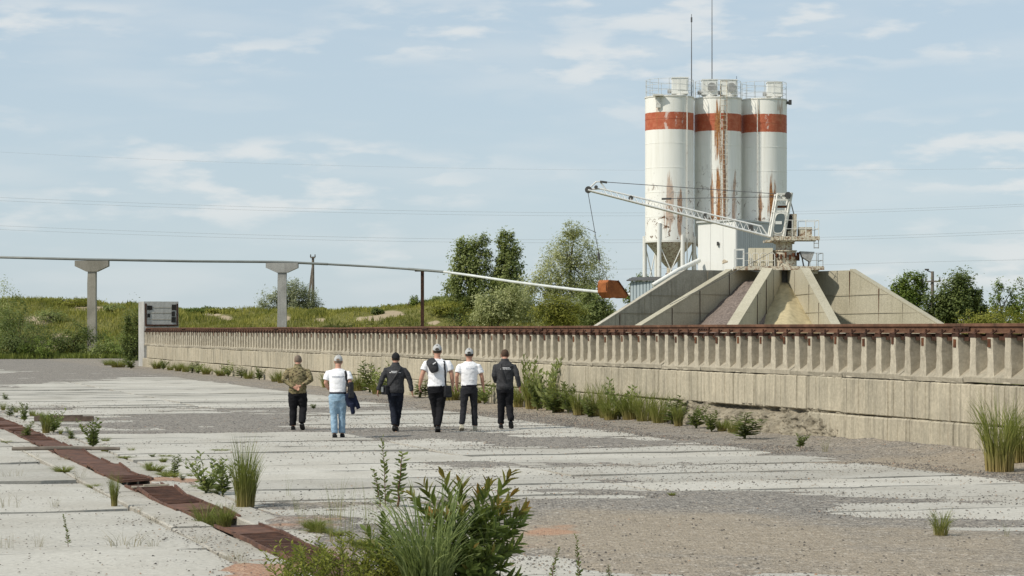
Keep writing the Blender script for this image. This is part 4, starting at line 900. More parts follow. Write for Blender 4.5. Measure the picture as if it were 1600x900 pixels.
def power_pole(px, ytop, Z, label, arms):
    t = P(px, ytop, Z); zb = float(terrain_z(t.x, Z))-.3; root = empty('power_pole', (t.x, Z, zb), 0, label, 'pole'); h = t.z-zb
    MB().tube([(0, 0, 0), (0, 0, h)], [.17, .11], 8).build('pole_shaft', MT['pole'], root)
    for dz, w_ in arms:
        a = MB().box((0, -.13, h-dz), (w_, .1, .1)).build('cross_arm', MT['pole'], root)
        for x in (-.45*w_, .45*w_): MB().lathe([(.05, 0), (.07, .08), (.035, .14), (.06, .2), (.03, .26)], 8, c=(x, -.13, h-dz+.05)).build('insulator', MT['darksteel'], a)
    return root, h
r3, h3 = power_pole(489, 401, 212, 'weathered wooden power pole behind the round bush', [(0.1, .45)])
MB().bar((-.75, .1, h3-6.5), (-.05, .05, h3-1.0), .16).build('brace', MT['pole'], r3)
r4, h4 = power_pole(1457, 424, 172, 'dark power pole with cross arm among the trees behind the bunker', [(.75, 1.15)])
MB().bar((0, 0, h4-.1), (-.42, 0, h4+.06), .07).box((-.42, 0, h4+.13), (.3, .16, .12)).build('street_lamp_arm', MT['darksteel'], r4)
WIRES = [([(-60, 306), (400, 323), (900, 333), (1230, 330), (1660, 316)], 300, 'upper'), ([(-60, 311), (400, 328), (900, 338), (1230, 334), (1660, 319)], 302, 'upper'),
         ([(-60, 350), (500, 370), (900, 374), (1300, 371), (1660, 357)], 280, 'middle'), ([(-60, 356), (500, 375), (900, 379), (1300, 375), (1660, 361)], 281, 'middle'),
         ([(-60, 234), (500, 258), (1000, 266), (1660, 262)], 330, 'highest'), ([(900, 421), (1200, 416), (1457, 409), (1660, 405)], 260, 'lowest')]
for pts, Z, nm in WIRES:
    ctrl = np.array(pts, float); xs3 = np.linspace(ctrl[0, 0], ctrl[-1, 0], 40); co = np.polyfit(ctrl[:, 0], ctrl[:, 1], min(3, len(ctrl)-1)); path = [P(x, float(np.polyval(co, x)), Z) for x in xs3]
    o = MB().tube(path, .008 if nm == 'highest' else .011, 4, cap=False).build('power_cable', MT['wire']); tag(o, 'thin overhead power cable crossing the sky, %s of the lines' % nm if nm in ('highest', 'lowest') else 'thin overhead power cable of the %s pair crossing the sky' % nm, 'cable', 'overhead power cables')

# ================================================================== VEGETATION
def unit(a): return a/np.maximum(np.linalg.norm(a, axis=1, keepdims=True), 1e-6)
def leaf_arrays(C, D, size, wr, rs, fold=0.0, nrm=None):
    n = len(C); D = unit(D); ref = unit(rs.normal(size=(n, 3))+1e-3) if nrm is None else unit(nrm); side = unit(np.cross(D, ref)); s = size[:, None]
    nor = np.cross(D, side)
    a = C; b = C+D*s*.45+side*s*wr*.5+nor*s*fold; c = C+D*s; d = C+D*s*.45-side*s*wr*.5+nor*s*fold
    V = np.stack([a, b, c, d], 1).reshape(-1, 3); F = np.arange(n*4).reshape(n, 4); return V, F
def crown_points(lobes, n, rs, clump=.16, nclump=70):
    vol = np.array([l[3]*l[4]*l[5] for l in lobes])**.75; pr = vol/vol.sum(); out = []
    for l, q in zip(lobes, pr):
        k = max(8, int(nclump*q*len(lobes)**.5)); m = int(n*q)
        d = unit(rs.normal(size=(k, 3))); rad = (.35+.65*rs.random(k)**.45)[:, None]; cc = d*rad
        idx = rs.integers(0, k, m); sg = clump*(.6+.9*rs.random(k))[idx][:, None]
        p_ = cc[idx]+rs.normal(size=(m, 3))*sg
        out.append(p_*np.array(l[3:6])+np.array(l[0:3]))
    return np.concatenate(out)
def tree(name, label, cat, loc, lobes, n, leaf, mat, seed, group=None, trunk=.14, stems=1, droop=0.0, wr=.5, clump=.16, nclump=70, tz=None):
    rs = np.random.default_rng(seed); r = random.Random(seed)
    root = empty(name, loc, 0, label, cat, group); mb = MB(); tops = max(l[2]+l[5]*.5 for l in lobes)
    for s in range(stems):
        ox = r.uniform(-.25, .25)*(stems > 1)*3; main = [(ox, 0, -.3)]
        l0 = lobes[s % len(lobes)]
        for k in range(1, 5): t = k/4; main.append((ox*(1-t)+l0[0]*t+r.uniform(-.1, .1), l0[1]*t+r.uniform(-.1, .1), (l0[2]+l0[5]*.5)*t))
        mb.tube(main, [trunk*(1-.8*i/4) for i in range(5)], 7)
        for l in lobes:
            for _ in range(3):
                b = main[r.randint(1, 3)]; e = Vector((l[0]+r.uniform(-.6, .6)*l[3], l[1]+r.uniform(-.6, .6)*l[4], l[2]+r.uniform(-.3, .75)*l[5])); b = Vector(b); m_ = (b+e)/2+Vector((0, 0, .15))
                mb.tube([b, m_, e], [trunk*.4, trunk*.25, trunk*.08], 5)
    mb.build('trunk', MT['bark'], root, smooth=True)
    C = crown_points(lobes, n, rs, clump, nclump); D = rs.normal(size=(len(C), 3))+np.array([0, 0, -droop]); sz_ = leaf*(.6+.8*rs.random(len(C)))
    cen = np.array([np.mean([l[0] for l in lobes]), 0, np.mean([l[2] for l in lobes])-.3*max(l[5] for l in lobes)]); out_ = unit(C-cen)*.9+np.array([0, 0, .35])+rs.normal(size=C.shape)*.45
    D = D-unit(out_)*np.sum(D*unit(out_), 1, keepdims=True)*.8
    V, F = leaf_arrays(C, D, sz_, wr, rs, .08, out_); add('crown', np_mesh('crown', V, F, MT[mat]), root); return root
def tloc(px, Z): X = (px-800)*Z/FPX; return (X, Z, float(terrain_z(X, Z)))
def lob(px0, px1, y0, y1, Z, base, dep=None, dy=0):
    s = Z/FPX; cx = (px0+px1)/2; rx = (px1-px0)/2*s; rz = (y1-y0)/2*s; c = P(cx, (y0+y1)/2, Z); return (c.x-base[0], dy, c.z-base[2], rx, dep or rx*.8, rz)
# grove beside the bunker
Zt = 192; b = tloc(733, Zt)
tree('poplar_tree', 'dark green round topped tree of the grove farthest from the silos', 'tree', b, [lob(706, 765, 372, 440, Zt, b), lob(695, 745, 410, 500, Zt, b), lob(735, 785, 420, 505, Zt, b), lob(712, 738, 375, 420, Zt, b), lob(742, 768, 368, 410, Zt, b)], 17000, .23, 'leaf_poplar', 1, 'trees behind the pipeline', clump=.17, nclump=110)
b = tloc(795, Zt); tree('poplar_tree', 'narrow dark green tree between two wider trees of the grove', 'tree', b, [lob(775, 806, 361, 420, Zt, b), lob(772, 818, 385, 450, Zt, b), lob(768, 825, 420, 505, Zt, b)], 13000, .23, 'leaf_poplar', 2, 'trees behind the pipeline', clump=.15)
Zt = 184; b = tloc(885, Zt); tree('willow_tree', 'tall pale green willow leaning over the pipe beside the bucket', 'tree', b, [lob(865, 925, 352, 420, Zt, b), lob(878, 910, 342, 375, Zt, b), lob(835, 900, 385, 470, Zt, b), lob(890, 950, 380, 480, Zt, b), lob(815, 880, 420, 508, Zt, b), lob(865, 940, 430, 510, Zt, b)], 21000, .22, 'leaf_willow', 3, 'trees behind the pipeline', wr=.32, clump=.17, nclump=110)
b = tloc(915, 176); tree('willow_shrub', 'low green willow shrub against the stained bunker wall', 'shrub', b, [lob(895, 945, 455, 512, 176, b), lob(925, 962, 470, 515, 176, b)], 8000, .2, 'leaf_poplar', 4, wr=.4)
b = tloc(765, 180); tree('willow_shrub', 'bushy olive shrub at the foot of the narrow dark tree', 'shrub', b, [lob(735, 800, 455, 512, 180, b), lob(780, 835, 450, 512, 180, b)], 9000, .2, 'leaf_willow', 5, wr=.4)
b = tloc(865, 172); tree('willow_shrub', 'yellowish green shrub under the tall willow', 'shrub', b, [lob(835, 890, 462, 512, 172, b), lob(870, 915, 470, 512, 172, b)], 6000, .18, 'leaf_yellow', 14, wr=.4)
b = tloc(452, 206); tree('round_bush', 'round silvery bush behind the smooth concrete pillar', 'bush', b, [lob(405, 448, 455, 498, 206, b), lob(430, 485, 438, 496, 206, b), lob(462, 500, 455, 498, 206, b)], 11000, .2, 'leaf_pale', 6, wr=.35, stems=3, trunk=.08)
# trees on the bunker's other side
Zr = 168
b = tloc(1425, Zr); tree('roadside_tree', 'loose green tree rising behind the sloping bunker wall', 'tree', b, [lob(1392, 1440, 432, 500, Zr, b), lob(1410, 1450, 424, 480, Zr, b), lob(1385, 1420, 460, 520, Zr, b)], 11000, .2, 'leaf_bright', 7, 'trees beyond the bunker')
b = tloc(1495, 164); tree('roadside_tree', 'dense dark green tree standing beside the lamp pole', 'tree', b, [lob(1462, 1530, 430, 505, 164, b), lob(1500, 1545, 455, 515, 164, b), lob(1445, 1490, 450, 515, 164, b)], 18000, .21, 'leaf_dark', 8, 'trees beyond the bunker')
MT['leaf_dark2'] = MT['leaf_dark']
b = tloc(1570, 172); tree('roadside_tree', 'thin pale tree with open crown past the dense dark tree', 'tree', b, [lob(1545, 1580, 440, 505, 172, b), lob(1572, 1625, 435, 505, 172, b)], 3600, .2, 'leaf_bright', 9, 'trees beyond the bunker', clump=.12)
b = tloc(1535, 156); tree('yellow_bush', 'low yellowish bush in front of the dark tree by the lamp pole', 'bush', b, [lob(1490, 1540, 485, 525, 156, b), lob(1525, 1610, 480, 525, 156, b)], 4200, .17, 'leaf_yellow', 10)
b = tloc(995, 160); tree('shed_bush', 'bright green bush peeping out behind the corrugated shed', 'bush', b, [lob(975, 1000, 445, 480, 160, b), lob(990, 1022, 428, 465, 160, b)], 2600, .17, 'leaf_bright', 12)
# shrubs on the bank
def bank(px, y0, w_, Z, mat, seed, label, n=1300, name='bank_shrub'):
    b = tloc(px, Z); s = Z/FPX; zt = CAMZ+(HORIZ-y0)*s-b[2]; zt = max(.5, zt); rx = w_/2*s
    tree(name, label, 'shrub', b, [(0, 0, zt*.5, rx, rx*.8, zt*.55), (rx*.5, .1, zt*.35, rx*.7, rx*.6, zt*.4), (-rx*.5, 0, zt*.4, rx*.6, rx*.6, zt*.42)], n*2, .17, mat, seed, 'shrubs on the earth bank', trunk=.05, stems=2, wr=.45, nclump=26)
bank(10, 445, 60, 186, 'leaf_poplar', 20, 'tall leafy shrub with a long arching branch on the bank', 2200)
bank(30, 478, 100, 180, 'leaf_dark', 21, 'broad dark shrub at the foot of the arching branch', 3500)
bank(100, 468, 110, 200, 'leaf_yellow', 22, 'yellow green shrubs crowning the bank beside the rough pillar', 2600)
bank(178, 478, 34, 197, 'leaf_poplar', 23, 'small dark shrub on the bank next to the rough pillar', 900)
bank(207, 478, 34, 166, 'leaf_dark', 24, 'tall dark upright shrub against the concrete end block', 3000)
bank(120, 505, 90, 182, 'leaf_dark', 25, 'dark olive shrub low on the bank below the rough pillar', 2600)
bank(190, 520, 70, 179, 'leaf_bright', 26, 'bright green shrub on the bank near the concrete end block', 1800)
bank(300, 484, 30, 200, 'leaf_bright', 27, 'small leafy shrub on the bank past the concrete end block', 700)
bank(352, 487, 50, 198, 'leaf_yellow', 28, 'low yellow green shrub on the bank between the two pillars', 1200)
bank(520, 490, 60, 200, 'leaf_poplar', 29, 'low dark shrub on the bank beside the wooden pole', 1000)
bank(565, 483, 50, 198, 'leaf_bright', 30, 'small shrub on the bank beside bare sandy soil', 900)
bank(648, 463, 14, 196, 'leaf_bright', 31, 'little upright sapling beside the rusty post', 450)
bank(590, 500, 18, 192, 'leaf_dark', 32, 'dark small bush on the bare sandy patch', 500)
bank(700, 472, 60, 190, 'leaf_yellow', 33, 'grassy yellow shrub between the rusty post and the grove', 1500)
bank(60, 530, 60, 178.5, 'leaf_bright', 34, 'low green growth at the bottom of the bank', 1500)
bank(165, 535, 60, 178.5, 'leaf_poplar', 35, 'low dark growth at the bottom of the bank near the pillar', 1500)
for q, (px, y0, w_, Z, mt_) in enumerate([(60, 466, 40, 203, 'leaf_bright'), (128, 472, 26, 203, 'leaf_poplar'), (270, 482, 26, 204, 'leaf_poplar'), (325, 486, 24, 205, 'leaf_dark'), (385, 487, 30, 205, 'leaf_yellow'), (400, 486, 26, 204, 'leaf_bright'), (500, 486, 30, 205, 'leaf_yellow'), (540, 488, 22, 205, 'leaf_bright'), (580, 482, 26, 204, 'leaf_poplar'), (612, 480, 34, 204, 'leaf_yellow'), (630, 477, 24, 204, 'leaf_poplar'), (672, 474, 26, 203, 'leaf_bright'), (690, 470, 30, 203, 'leaf_poplar'), (720, 480, 50, 186, 'leaf_dark'), (745, 488, 60, 184, 'leaf_yellow'), (80, 482, 50, 192, 'leaf_poplar'), (230, 490, 30, 196, 'leaf_bright'), (100, 512, 60, 184, 'leaf_yellow'), (15, 505, 50, 180, 'leaf_bright')]):
    bank(px, y0, w_, Z, mt_, 300+q, 'scrubby %s shrub on the earth bank' % {'leaf_bright': 'bright green', 'leaf_poplar': 'mid green', 'leaf_dark': 'dark', 'leaf_yellow': 'yellowish'}[mt_], 600, 'bank_scrub')
# meadow grass on the bank
rs = np.random.default_rng(5); n = 150000
gx = -62+rs.random(n)*72; gy = 176+rs.random(n)**1.3*36; gz = terrain_z(gx, gy); br = bare_at(gx, gy, gz); ok = (br < .35+.3*rs.random(n)) & (gy > bermfront(gx)+.8); gx, gy, gz = gx[ok], gy[ok], gz[ok]; n = len(gx)
C = np.stack([gx, gy, gz-.03], 1); D = np.stack([rs.normal(size=n)*.28, rs.normal(size=n)*.28, np.ones(n)], 1)
hgt = (.16+.42*rs.random(n))*(.35+1.1*fbm(gx*.35, gy*.35, 61, 3)); V, F = leaf_arrays(C, D, hgt, .15, rs)
add('meadow_grass', np_mesh('meadow_grass', V, F, MT['grass'])); tag(bpy.data.objects['meadow_grass'], 'tall yellow green grass covering the earth bank', kind='stuff')
rs = np.random.default_rng(6); n = 12000                # grass verge at the yard's far edge
gx = -52+rs.random(n)*30; gy = bermfront(gx)-1.5+rs.random(n)*4; gz = np.maximum(terrain_z(gx, gy), 0.02)
C = np.stack([gx, gy, gz-.05], 1); D = np.stack([rs.normal(size=n)*.3, rs.normal(size=n)*.3, np.ones(n)], 1); V, F = leaf_arrays(C, D, .2+.45*rs.random(n), .16, rs)
o = add('verge_grass', np_mesh('verge_grass', V, F, MT['grassgreen'])); tag(o, 'short green grass along the far edge of the yard', kind='stuff')

# --- grass tufts and weeds (meshes shared between copies) ---
def blade_arrays(rs, n, h, spread, lean, width, segs=4, arch=.6, dryb=0.0):
    """n curved tapering blades -> V, F, tip attr"""
    a = rs.random(n)*2*np.pi; rad = spread*np.sqrt(rs.random(n)); bx, by = rad*np.cos(a), rad*np.sin(a)
    la = a+rs.normal(size=n)*.7; ln = np.abs(lean*(.4+1.2*rs.random(n))); hh = h*(.45+.65*rs.random(n)); wv = width*(.6+.7*rs.random(n))
    t = np.linspace(0, 1, segs+1); off = (ln[:, None]*hh[:, None])*(t[None]**1.8); z = hh[:, None]*(t[None]-arch*ln[:, None]*t[None]**2.4)
    cx = bx[:, None]+np.cos(la)[:, None]*off; cy = by[:, None]+np.sin(la)[:, None]*off
    fa = rs.random(n)*np.pi; sx, sy = np.cos(fa)[:, None], np.sin(fa)[:, None]; w_ = wv[:, None]*np.sqrt(np.maximum(1-t[None]**1.6, .002))*.5
    Lp = np.stack([cx-sx*w_, cy-sy*w_, z], 2); Rp = np.stack([cx+sx*w_, cy+sy*w_, z], 2)
    V = np.stack([Lp, Rp], 2).reshape(n, -1, 3); k = 2*(segs+1); F = []
    for i in range(segs): F.append([2*i, 2*i+1, 2*i+3, 2*i+2])
    F = (np.array(F)[None]+(np.arange(n)*k)[:, None, None]).reshape(-1, 4)
    tip = np.repeat((1-t)[None]**3*dryb, n, 0); tip = np.repeat(tip[:, :, None], 2, 2).reshape(-1)
    return V.reshape(-1, 3), F, tip
def tuft_mesh(name, seed, n, h, spread, lean, width, mat, segs=4, dryb=0.0):
    rs = np.random.default_rng(seed); V, F, tip = blade_arrays(rs, n, h, spread, lean, width, segs, dryb=dryb); me = np_mesh(name, V, F, MT[mat]); vattr(me, 'tip', tip); return me
def weed_mesh(name, seed, h, stems, spread, leafs, leaf, mat, wr=.38, stem='greenstem', upright=.25, taper=.5):
    rs = np.random.default_rng(seed); r = random.Random(seed); mb = MB(); Cs = []; Ds = []; Ss = []
    for s in range(stems):
        hh = h*r.uniform(.6, 1.0) if stems > 1 else h; a = r.uniform(0, 6.28); ln = spread*r.uniform(.3, 1.0); pts = []
        for i in range(7):
            t = i/6; pts.append(Vector((math.cos(a)*ln*t**1.4+r.uniform(-.01, .01)*h, math.sin(a)*ln*t**1.4+r.uniform(-.01, .01)*h, hh*t)))
        mb.tube([pts[0]-Vector((0, 0, .03))]+pts[1:], [.008*h+.002]+[(.008*h+.002)*(1-.75*i/6) for i in range(1, 7)], 4)
        for k in range(leafs):
            t = .10+.90*(k+r.random()*.6)/leafs; f = min(t*6, 5.99); i = int(f); p_ = pts[i].lerp(pts[i+1], f-i); b = k*2.4+r.uniform(-.5, .5)
            Cs.append(p_); Ds.append((math.cos(b), math.sin(b), upright+r.uniform(-.25, .5)+t*.6)); Ss.append(leaf*(1.1-taper*t)*r.uniform(.7, 1.25))
    C = np.array([tuple(c) for c in Cs]); V, F = leaf_arrays(C, np.array(Ds), np.array(Ss), wr, rs, .06)
    b = len(mb.v); nf = len(mb.f); mb.v += [tuple(v) for v in V]; mb.f += [tuple(int(i)+b for i in f) for f in F]; mb.m += [1]*len(F)
    me = bpy.data.meshes.new(name); me.from_pydata([tuple(p) for p in mb.v], [], mb.f); me.materials.append(MT[stem]); me.materials.append(MT[mat]); me.polygons.foreach_set('material_index', mb.m); me.update(); return me
LEAFY = [weed_mesh('leafy_weed', 100+i, 1.0, st, sp, lf, lz, m_, wr_) for i, (st, sp, lf, lz, m_, wr_) in enumerate([(6, .28, 26, .17, 'leaf_weed', .42), (8, .4, 22, .16, 'leaf_weed', .5), (5, .22, 30, .14, 'leaf_weed', .35), (10, .5, 20, .17, 'leaf_poplar', .45), (3, .15, 34, .15, 'leaf_weed', .4)])]
TUFT = [tuft_mesh('grass_tuft', 120+i, n_, 1.0, sp, ln, .015, 'grassgreen', 4, db) for i, (n_, sp, ln, db) in enumerate([(260, .16, .32, .9), (190, .22, .5, .6), (330, .26, .42, 1.0)])]
DRY = [tuft_mesh('dry_tuft', 130+i, n_, 1.0, sp, ln, .012, 'dry', 4, 0) for i, (n_, sp, ln) in enumerate([(40, .5, .55), (30, .35, .7), (26, .6, .4)])]
THIN = [tuft_mesh('thin_weed', 140+i, n_, 1.0, .18, .3, .009, 'grassgreen', 4, .6) for i, n_ in enumerate((14, 22))]
STALK = [weed_mesh('stalk_weed', 150+i, 1.0, 1, .15, 40, .11, 'leaf_weed', .5, 'redstem', .5, .35) for i in range(2)]
prng = random.Random(77)
def plant(name, mesh, px, py, hpx, wpx, label, cat, group=None, Z=None, zoff=0.0):
    g_ = G(px, py) if Z is None else Vector(((px-800)*Z/FPX, Z, 0)); s = g_.y/FPX; co = [v.co for v in mesh.vertices]
    u_, v_ = toUV(g_); gz_ = float(gravel_z(np.array([u_]), np.array([v_]))[0][0]); g_.z = max(gz_, -.02)+zoff
    mw = mesh.get('w')
    if mw is None:
        zs_ = sorted(c.z for c in co); xs_ = sorted(abs(c.x) for c in co); mesh['h'] = zs_[int(len(zs_)*.985)]; mesh['w'] = 2*xs_[int(len(xs_)*.95)]
    sh_ = hpx*s/mesh['h']; sw = wpx*s/mesh['w']
    o = add(name, mesh, None, g_, prng.uniform(0, 6.28), scale=(sw, sw, sh_)); tag(o, label, cat, group); return o
GW = 'weeds along the foot of the ribbed wall'
LW = 'leafy green weed growing at the foot of the ribbed wall'; LT = 'grass tuft growing at the foot of the ribbed wall'
def wallp(px, off=.35):                            # foot of the wall seen at column px
    k = (px-800)/FPX; o_ = O2+V2*off; t = (o_.x-k*o_.y)/(k*U2.y-U2.x); p_ = o_+U2*t; return p_.y
for (px, h, w_, kind, off) in [(1180-17, 42, 38, 'L', 1.5), (1112, 32, 26, 'L', .9), (1088, 36, 22, 'L', .7), (1060, 40, 18, 'T', .6), (1050, 45, 22, 'L', .4), (1030, 48, 34, 'T', .5), (1008, 50, 40, 'T', .4), (985, 46, 34, 'T', .4), (968, 58, 26, 'L', .5), (945, 60, 26, 'T', .5), (930, 55, 30, 'T', .4), (905, 42, 26, 'T', .5), (888, 48, 20, 'L', .4),
     (872, 50, 26, 'T', .4), (855, 85, 30, 'L', .3), (832, 60, 30, 'T', .3), (823, 82, 20, 'L', .3), (810, 40, 22, 'T', .3), (757, 36, 22, 'L', .4), (745, 28, 22, 'T', .4), (706, 30, 30, 'T', .35), (656, 28, 24, 'L', .4), (600, 48, 22, 'L', .3), (578, 50, 20, 'L', .25), (560, 30, 20, 'T', .3), (590, 25, 26, 'T', .4),
     (510, 25, 20, 'T', .3), (440, 22, 16, 'T', .4), (405, 20, 12, 'L', .3), (430, 16, 18, 'T', .3), (377, 18, 14, 'L', .3), (388, 15, 20, 'T', .3), (357, 22, 13, 'L', .3), (345, 12, 18, 'T', .4), (300, 18, 14, 'L', .4), (290, 16, 16, 'T', .4), (310, 16, 12, 'L', .4), (278, 14, 14, 'T', .4), (255, 15, 14, 'L', .4), (245, 14, 16, 'T', .4), (322, 14, 16, 'T', .4), (266, 10, 14, 'T', .4),
     (1145, 22, 24, 'T', .7), (1128, 20, 20, 'T', .7), (955, 34, 30, 'T', .7), (920, 30, 30, 'L', .6), (865, 40, 24, 'L', .6), (840, 55, 24, 'L', .5)]:
    Zp = wallp(px, off); o = plant('wall_weed' if kind == 'L' else 'wall_tuft', prng.choice(LEAFY if kind == 'L' else TUFT[:2]), px, 0, h, w_*1.45, ('%s %s at the wall foot %s' % ('tall' if h > 44 else 'short' if h < 24 else 'middling', 'leafy green weed' if kind == 'L' else 'grass tuft', 'near the concrete end block' if px < 470 else 'behind the walking people' if px < 800 else 'just past the last walking person' if px < 900 else 'between the people and the crumbled stretch' if px < 1045 else 'before the crumbled stretch')), 'weed' if kind == 'L' else 'plant', GW, Z=Zp)
plant('wall_tuft', TUFT[2], 1562, 738, 118, 80, 'big green grass clump with straw base at the wall beside the gravel heap', 'plant'); plant('wall_tuft', TUFT[0], 1592, 728, 90, 60, 'second grass clump pressed against the wall behind the big clump', 'plant')
plant('small_weed', LEAFY[1], 1250, 700, 22, 26, 'small dark weed on the gravel before the crumbled wall', 'weed'); plant('small_weed', THIN[1], 1290, 708, 28, 22, 'little grass sprout on the gravel before the crumbled wall', 'plant')
plant('single_tuft', TUFT[1], 1470, 841, 42, 46, 'lone grass tuft growing from the open gravel', 'plant'); plant('small_weed', THIN[0], 1573, 842, 24, 18, 'tiny sprout on the open gravel near the lone grass tuft', 'plant')
# plants by the channel and slab joints
plant('tuft_clump', TUFT[0], 380, 793, 112, 46, 'tall upright grass clump with golden base beside the leafy weeds', 'plant'); plant('tuft_clump', TUFT[0], 388, 790, 85, 40, 'shorter grass growing into the tall golden clump', 'plant')
plant('leafy_weed', LEAFY[3], 322, 771, 62, 46, 'broad leafed green weed between channel and tall grass', 'weed'); plant('leafy_weed', LEAFY[0], 348, 773, 60, 34, 'upright leafy weed touching the tall grass clump', 'weed')
plant('tuft_clump', TUFT[1], 320, 815, 45, 55, 'low yellow green grass growing in the open channel gap', 'grass', zoff=-.08); plant('tuft_clump', TUFT[0], 350, 825, 42, 40, 'low grass at the rusty cover after the channel gap', 'plant')
plant('thin_weed', TUFT[0], 179, 791, 58, 20, 'narrow tuft of grass beside the rusty channel', 'plant'); plant('leafy_weed', LEAFY[1], 146, 699, 46, 46, 'small dark leafy weed on the slabs behind the channel', 'weed')
plant('leafy_weed', LEAFY[3], 84, 676, 34, 36, 'leafy weed in front of the dark timber beam', 'weed'); plant('tuft_clump', TUFT[0], 72, 677, 38, 22, 'grass growing beside the weed at the timber beam', 'plant')
plant('leafy_weed', LEAFY[2], 40, 683, 26, 22, 'small weed at the rusty channel before the timber beam', 'weed'); plant('leafy_weed', LEAFY[0], 38, 658, 30, 14, 'thin weed standing behind the channel kerb', 'weed'); plant('leafy_weed', LEAFY[4], 15, 650, 20, 14, 'small weed at the far stretch of the channel kerb', 'weed')
plant('leafy_weed', LEAFY[2], 112, 686, 20, 16, 'little weed between the two bigger weeds on the slabs', 'weed'); plant('leafy_weed', LEAFY[4], 272, 742, 34, 18, 'thin pale weed in the joint beside the channel kerb', 'weed')
plant('stalk_weed', STALK[0], 603, 791, 112, 22, 'tall leafy reddish stalk leaning on the slabs', 'weed'); plant('stalk_weed', STALK[1], 622, 791, 86, 30, 'shorter leafy stalk beside the tall reddish stalk', 'weed'); plant('stalk_weed', STALK[1], 594, 791, 60, 16, 'short side stalk at the foot of the tall reddish stalk', 'weed')
plant('stalk_weed', STALK[0], 107, 853, 52, 10, 'single thin stalk in the joint of the near slabs', 'weed')
GD = 'dry tufts in the slab joints'
for (px, py, h, w_) in [(195, 851, 30, 85), (20, 747, 20, 45), (125, 748, 24, 40), (15, 792, 26, 50), (85, 792, 22, 30), (10, 855, 30, 40), (60, 853, 28, 30), (150, 770, 18, 30), (215, 800, 16, 26), (100, 720, 14, 26), (240, 852, 20, 40)]:
    plant('dry_tuft', prng.choice(DRY), px, py, h, w_, 'sparse dry grey grass in a slab joint', 'plant', GD)
GT = 'thin grasses around the foreground bush'
for (px, py, h, w_) in [(520, 850, 95, 40), (545, 862, 110, 40), (575, 850, 100, 34), (500, 840, 60, 30), (470, 822, 40, 26), (495, 832, 40, 22), (530, 815, 70, 30), (600, 868, 90, 36), (450, 775, 40, 14), (462, 800, 34, 18)]:
    plant('thin_weed', prng.choice(THIN), px, py, h, w_, 'thin tall grass stems beside the foreground bush', 'plant', GT)
GJ = 'small weeds in the slab joints'
for (px, py, h, w_, kind) in [(300, 745, 8, 20, 'T'), (255, 722, 10, 16, 'T'), (240, 715, 8, 14, 'L'), (205, 705, 8, 16, 'T'), (285, 752, 10, 12, 'L'), (320, 760, 10, 14, 'T'), (195, 716, 6, 24, 'T'), (345, 705, 6, 30, 'T'), (260, 714, 6, 26, 'T'), (1050, 775, 6, 16, 'T'), (490, 640, 8, 10, 'L'), (165, 690, 10, 20, 'T'), (25, 645, 12, 14, 'T'), (50, 650, 12, 12, 'T'), (60, 652, 10, 20, 'T'), (10, 625, 12, 12, 'L'), (5, 640, 14, 14, 'T'), (185, 575, 14, 40, 'T'), (205, 577, 16, 30, 'L'), (170, 572, 10, 30, 'T')]:
    plant('joint_weed', prng.choice(LEAFY[:3] if kind == 'L' else TUFT[:2]), px, py, h, w_, 'small %s sprouting from a slab joint' % ('weed' if kind == 'L' else 'plant'), 'weed' if kind == 'L' else 'plant', GJ)
for (px, h, lab) in [(862, 52, 'slim leafy stalk at the gravel right before the bush'), (905, 72, 'taller slim leafy stalk standing apart from the bush'), (952, 22, 'tiny leafy sprout farthest from the bush')]:
    plant('stalk_weed', STALK[0], px, 905, h, 14, lab, 'weed')

GK = 'tufts in the joint along the channel kerb'
kr = random.Random(5)
for i in range(46):
    left = i % 2 == 0; uu_ = -15.5+kr.random()**1.4*34; vv_ = (16.25 if left else 14.75)+kr.uniform(-.04, .04); p_ = UV(uu_, vv_); px = 800+FPX*p_.x/p_.y; py = HORIZ+FPX*CAMZ/p_.y; ppm = FPX/p_.y
    if px < -30: continue
    plant('joint_tuft', kr.choice(DRY if left and kr.random() < .75 else TUFT[:2]), px, py, kr.uniform(.05, .16)*ppm, kr.uniform(.15, .45)*ppm, 'small tuft in the %s joint along the channel kerb' % ('outer' if left else 'inner'), 'plant', GK)
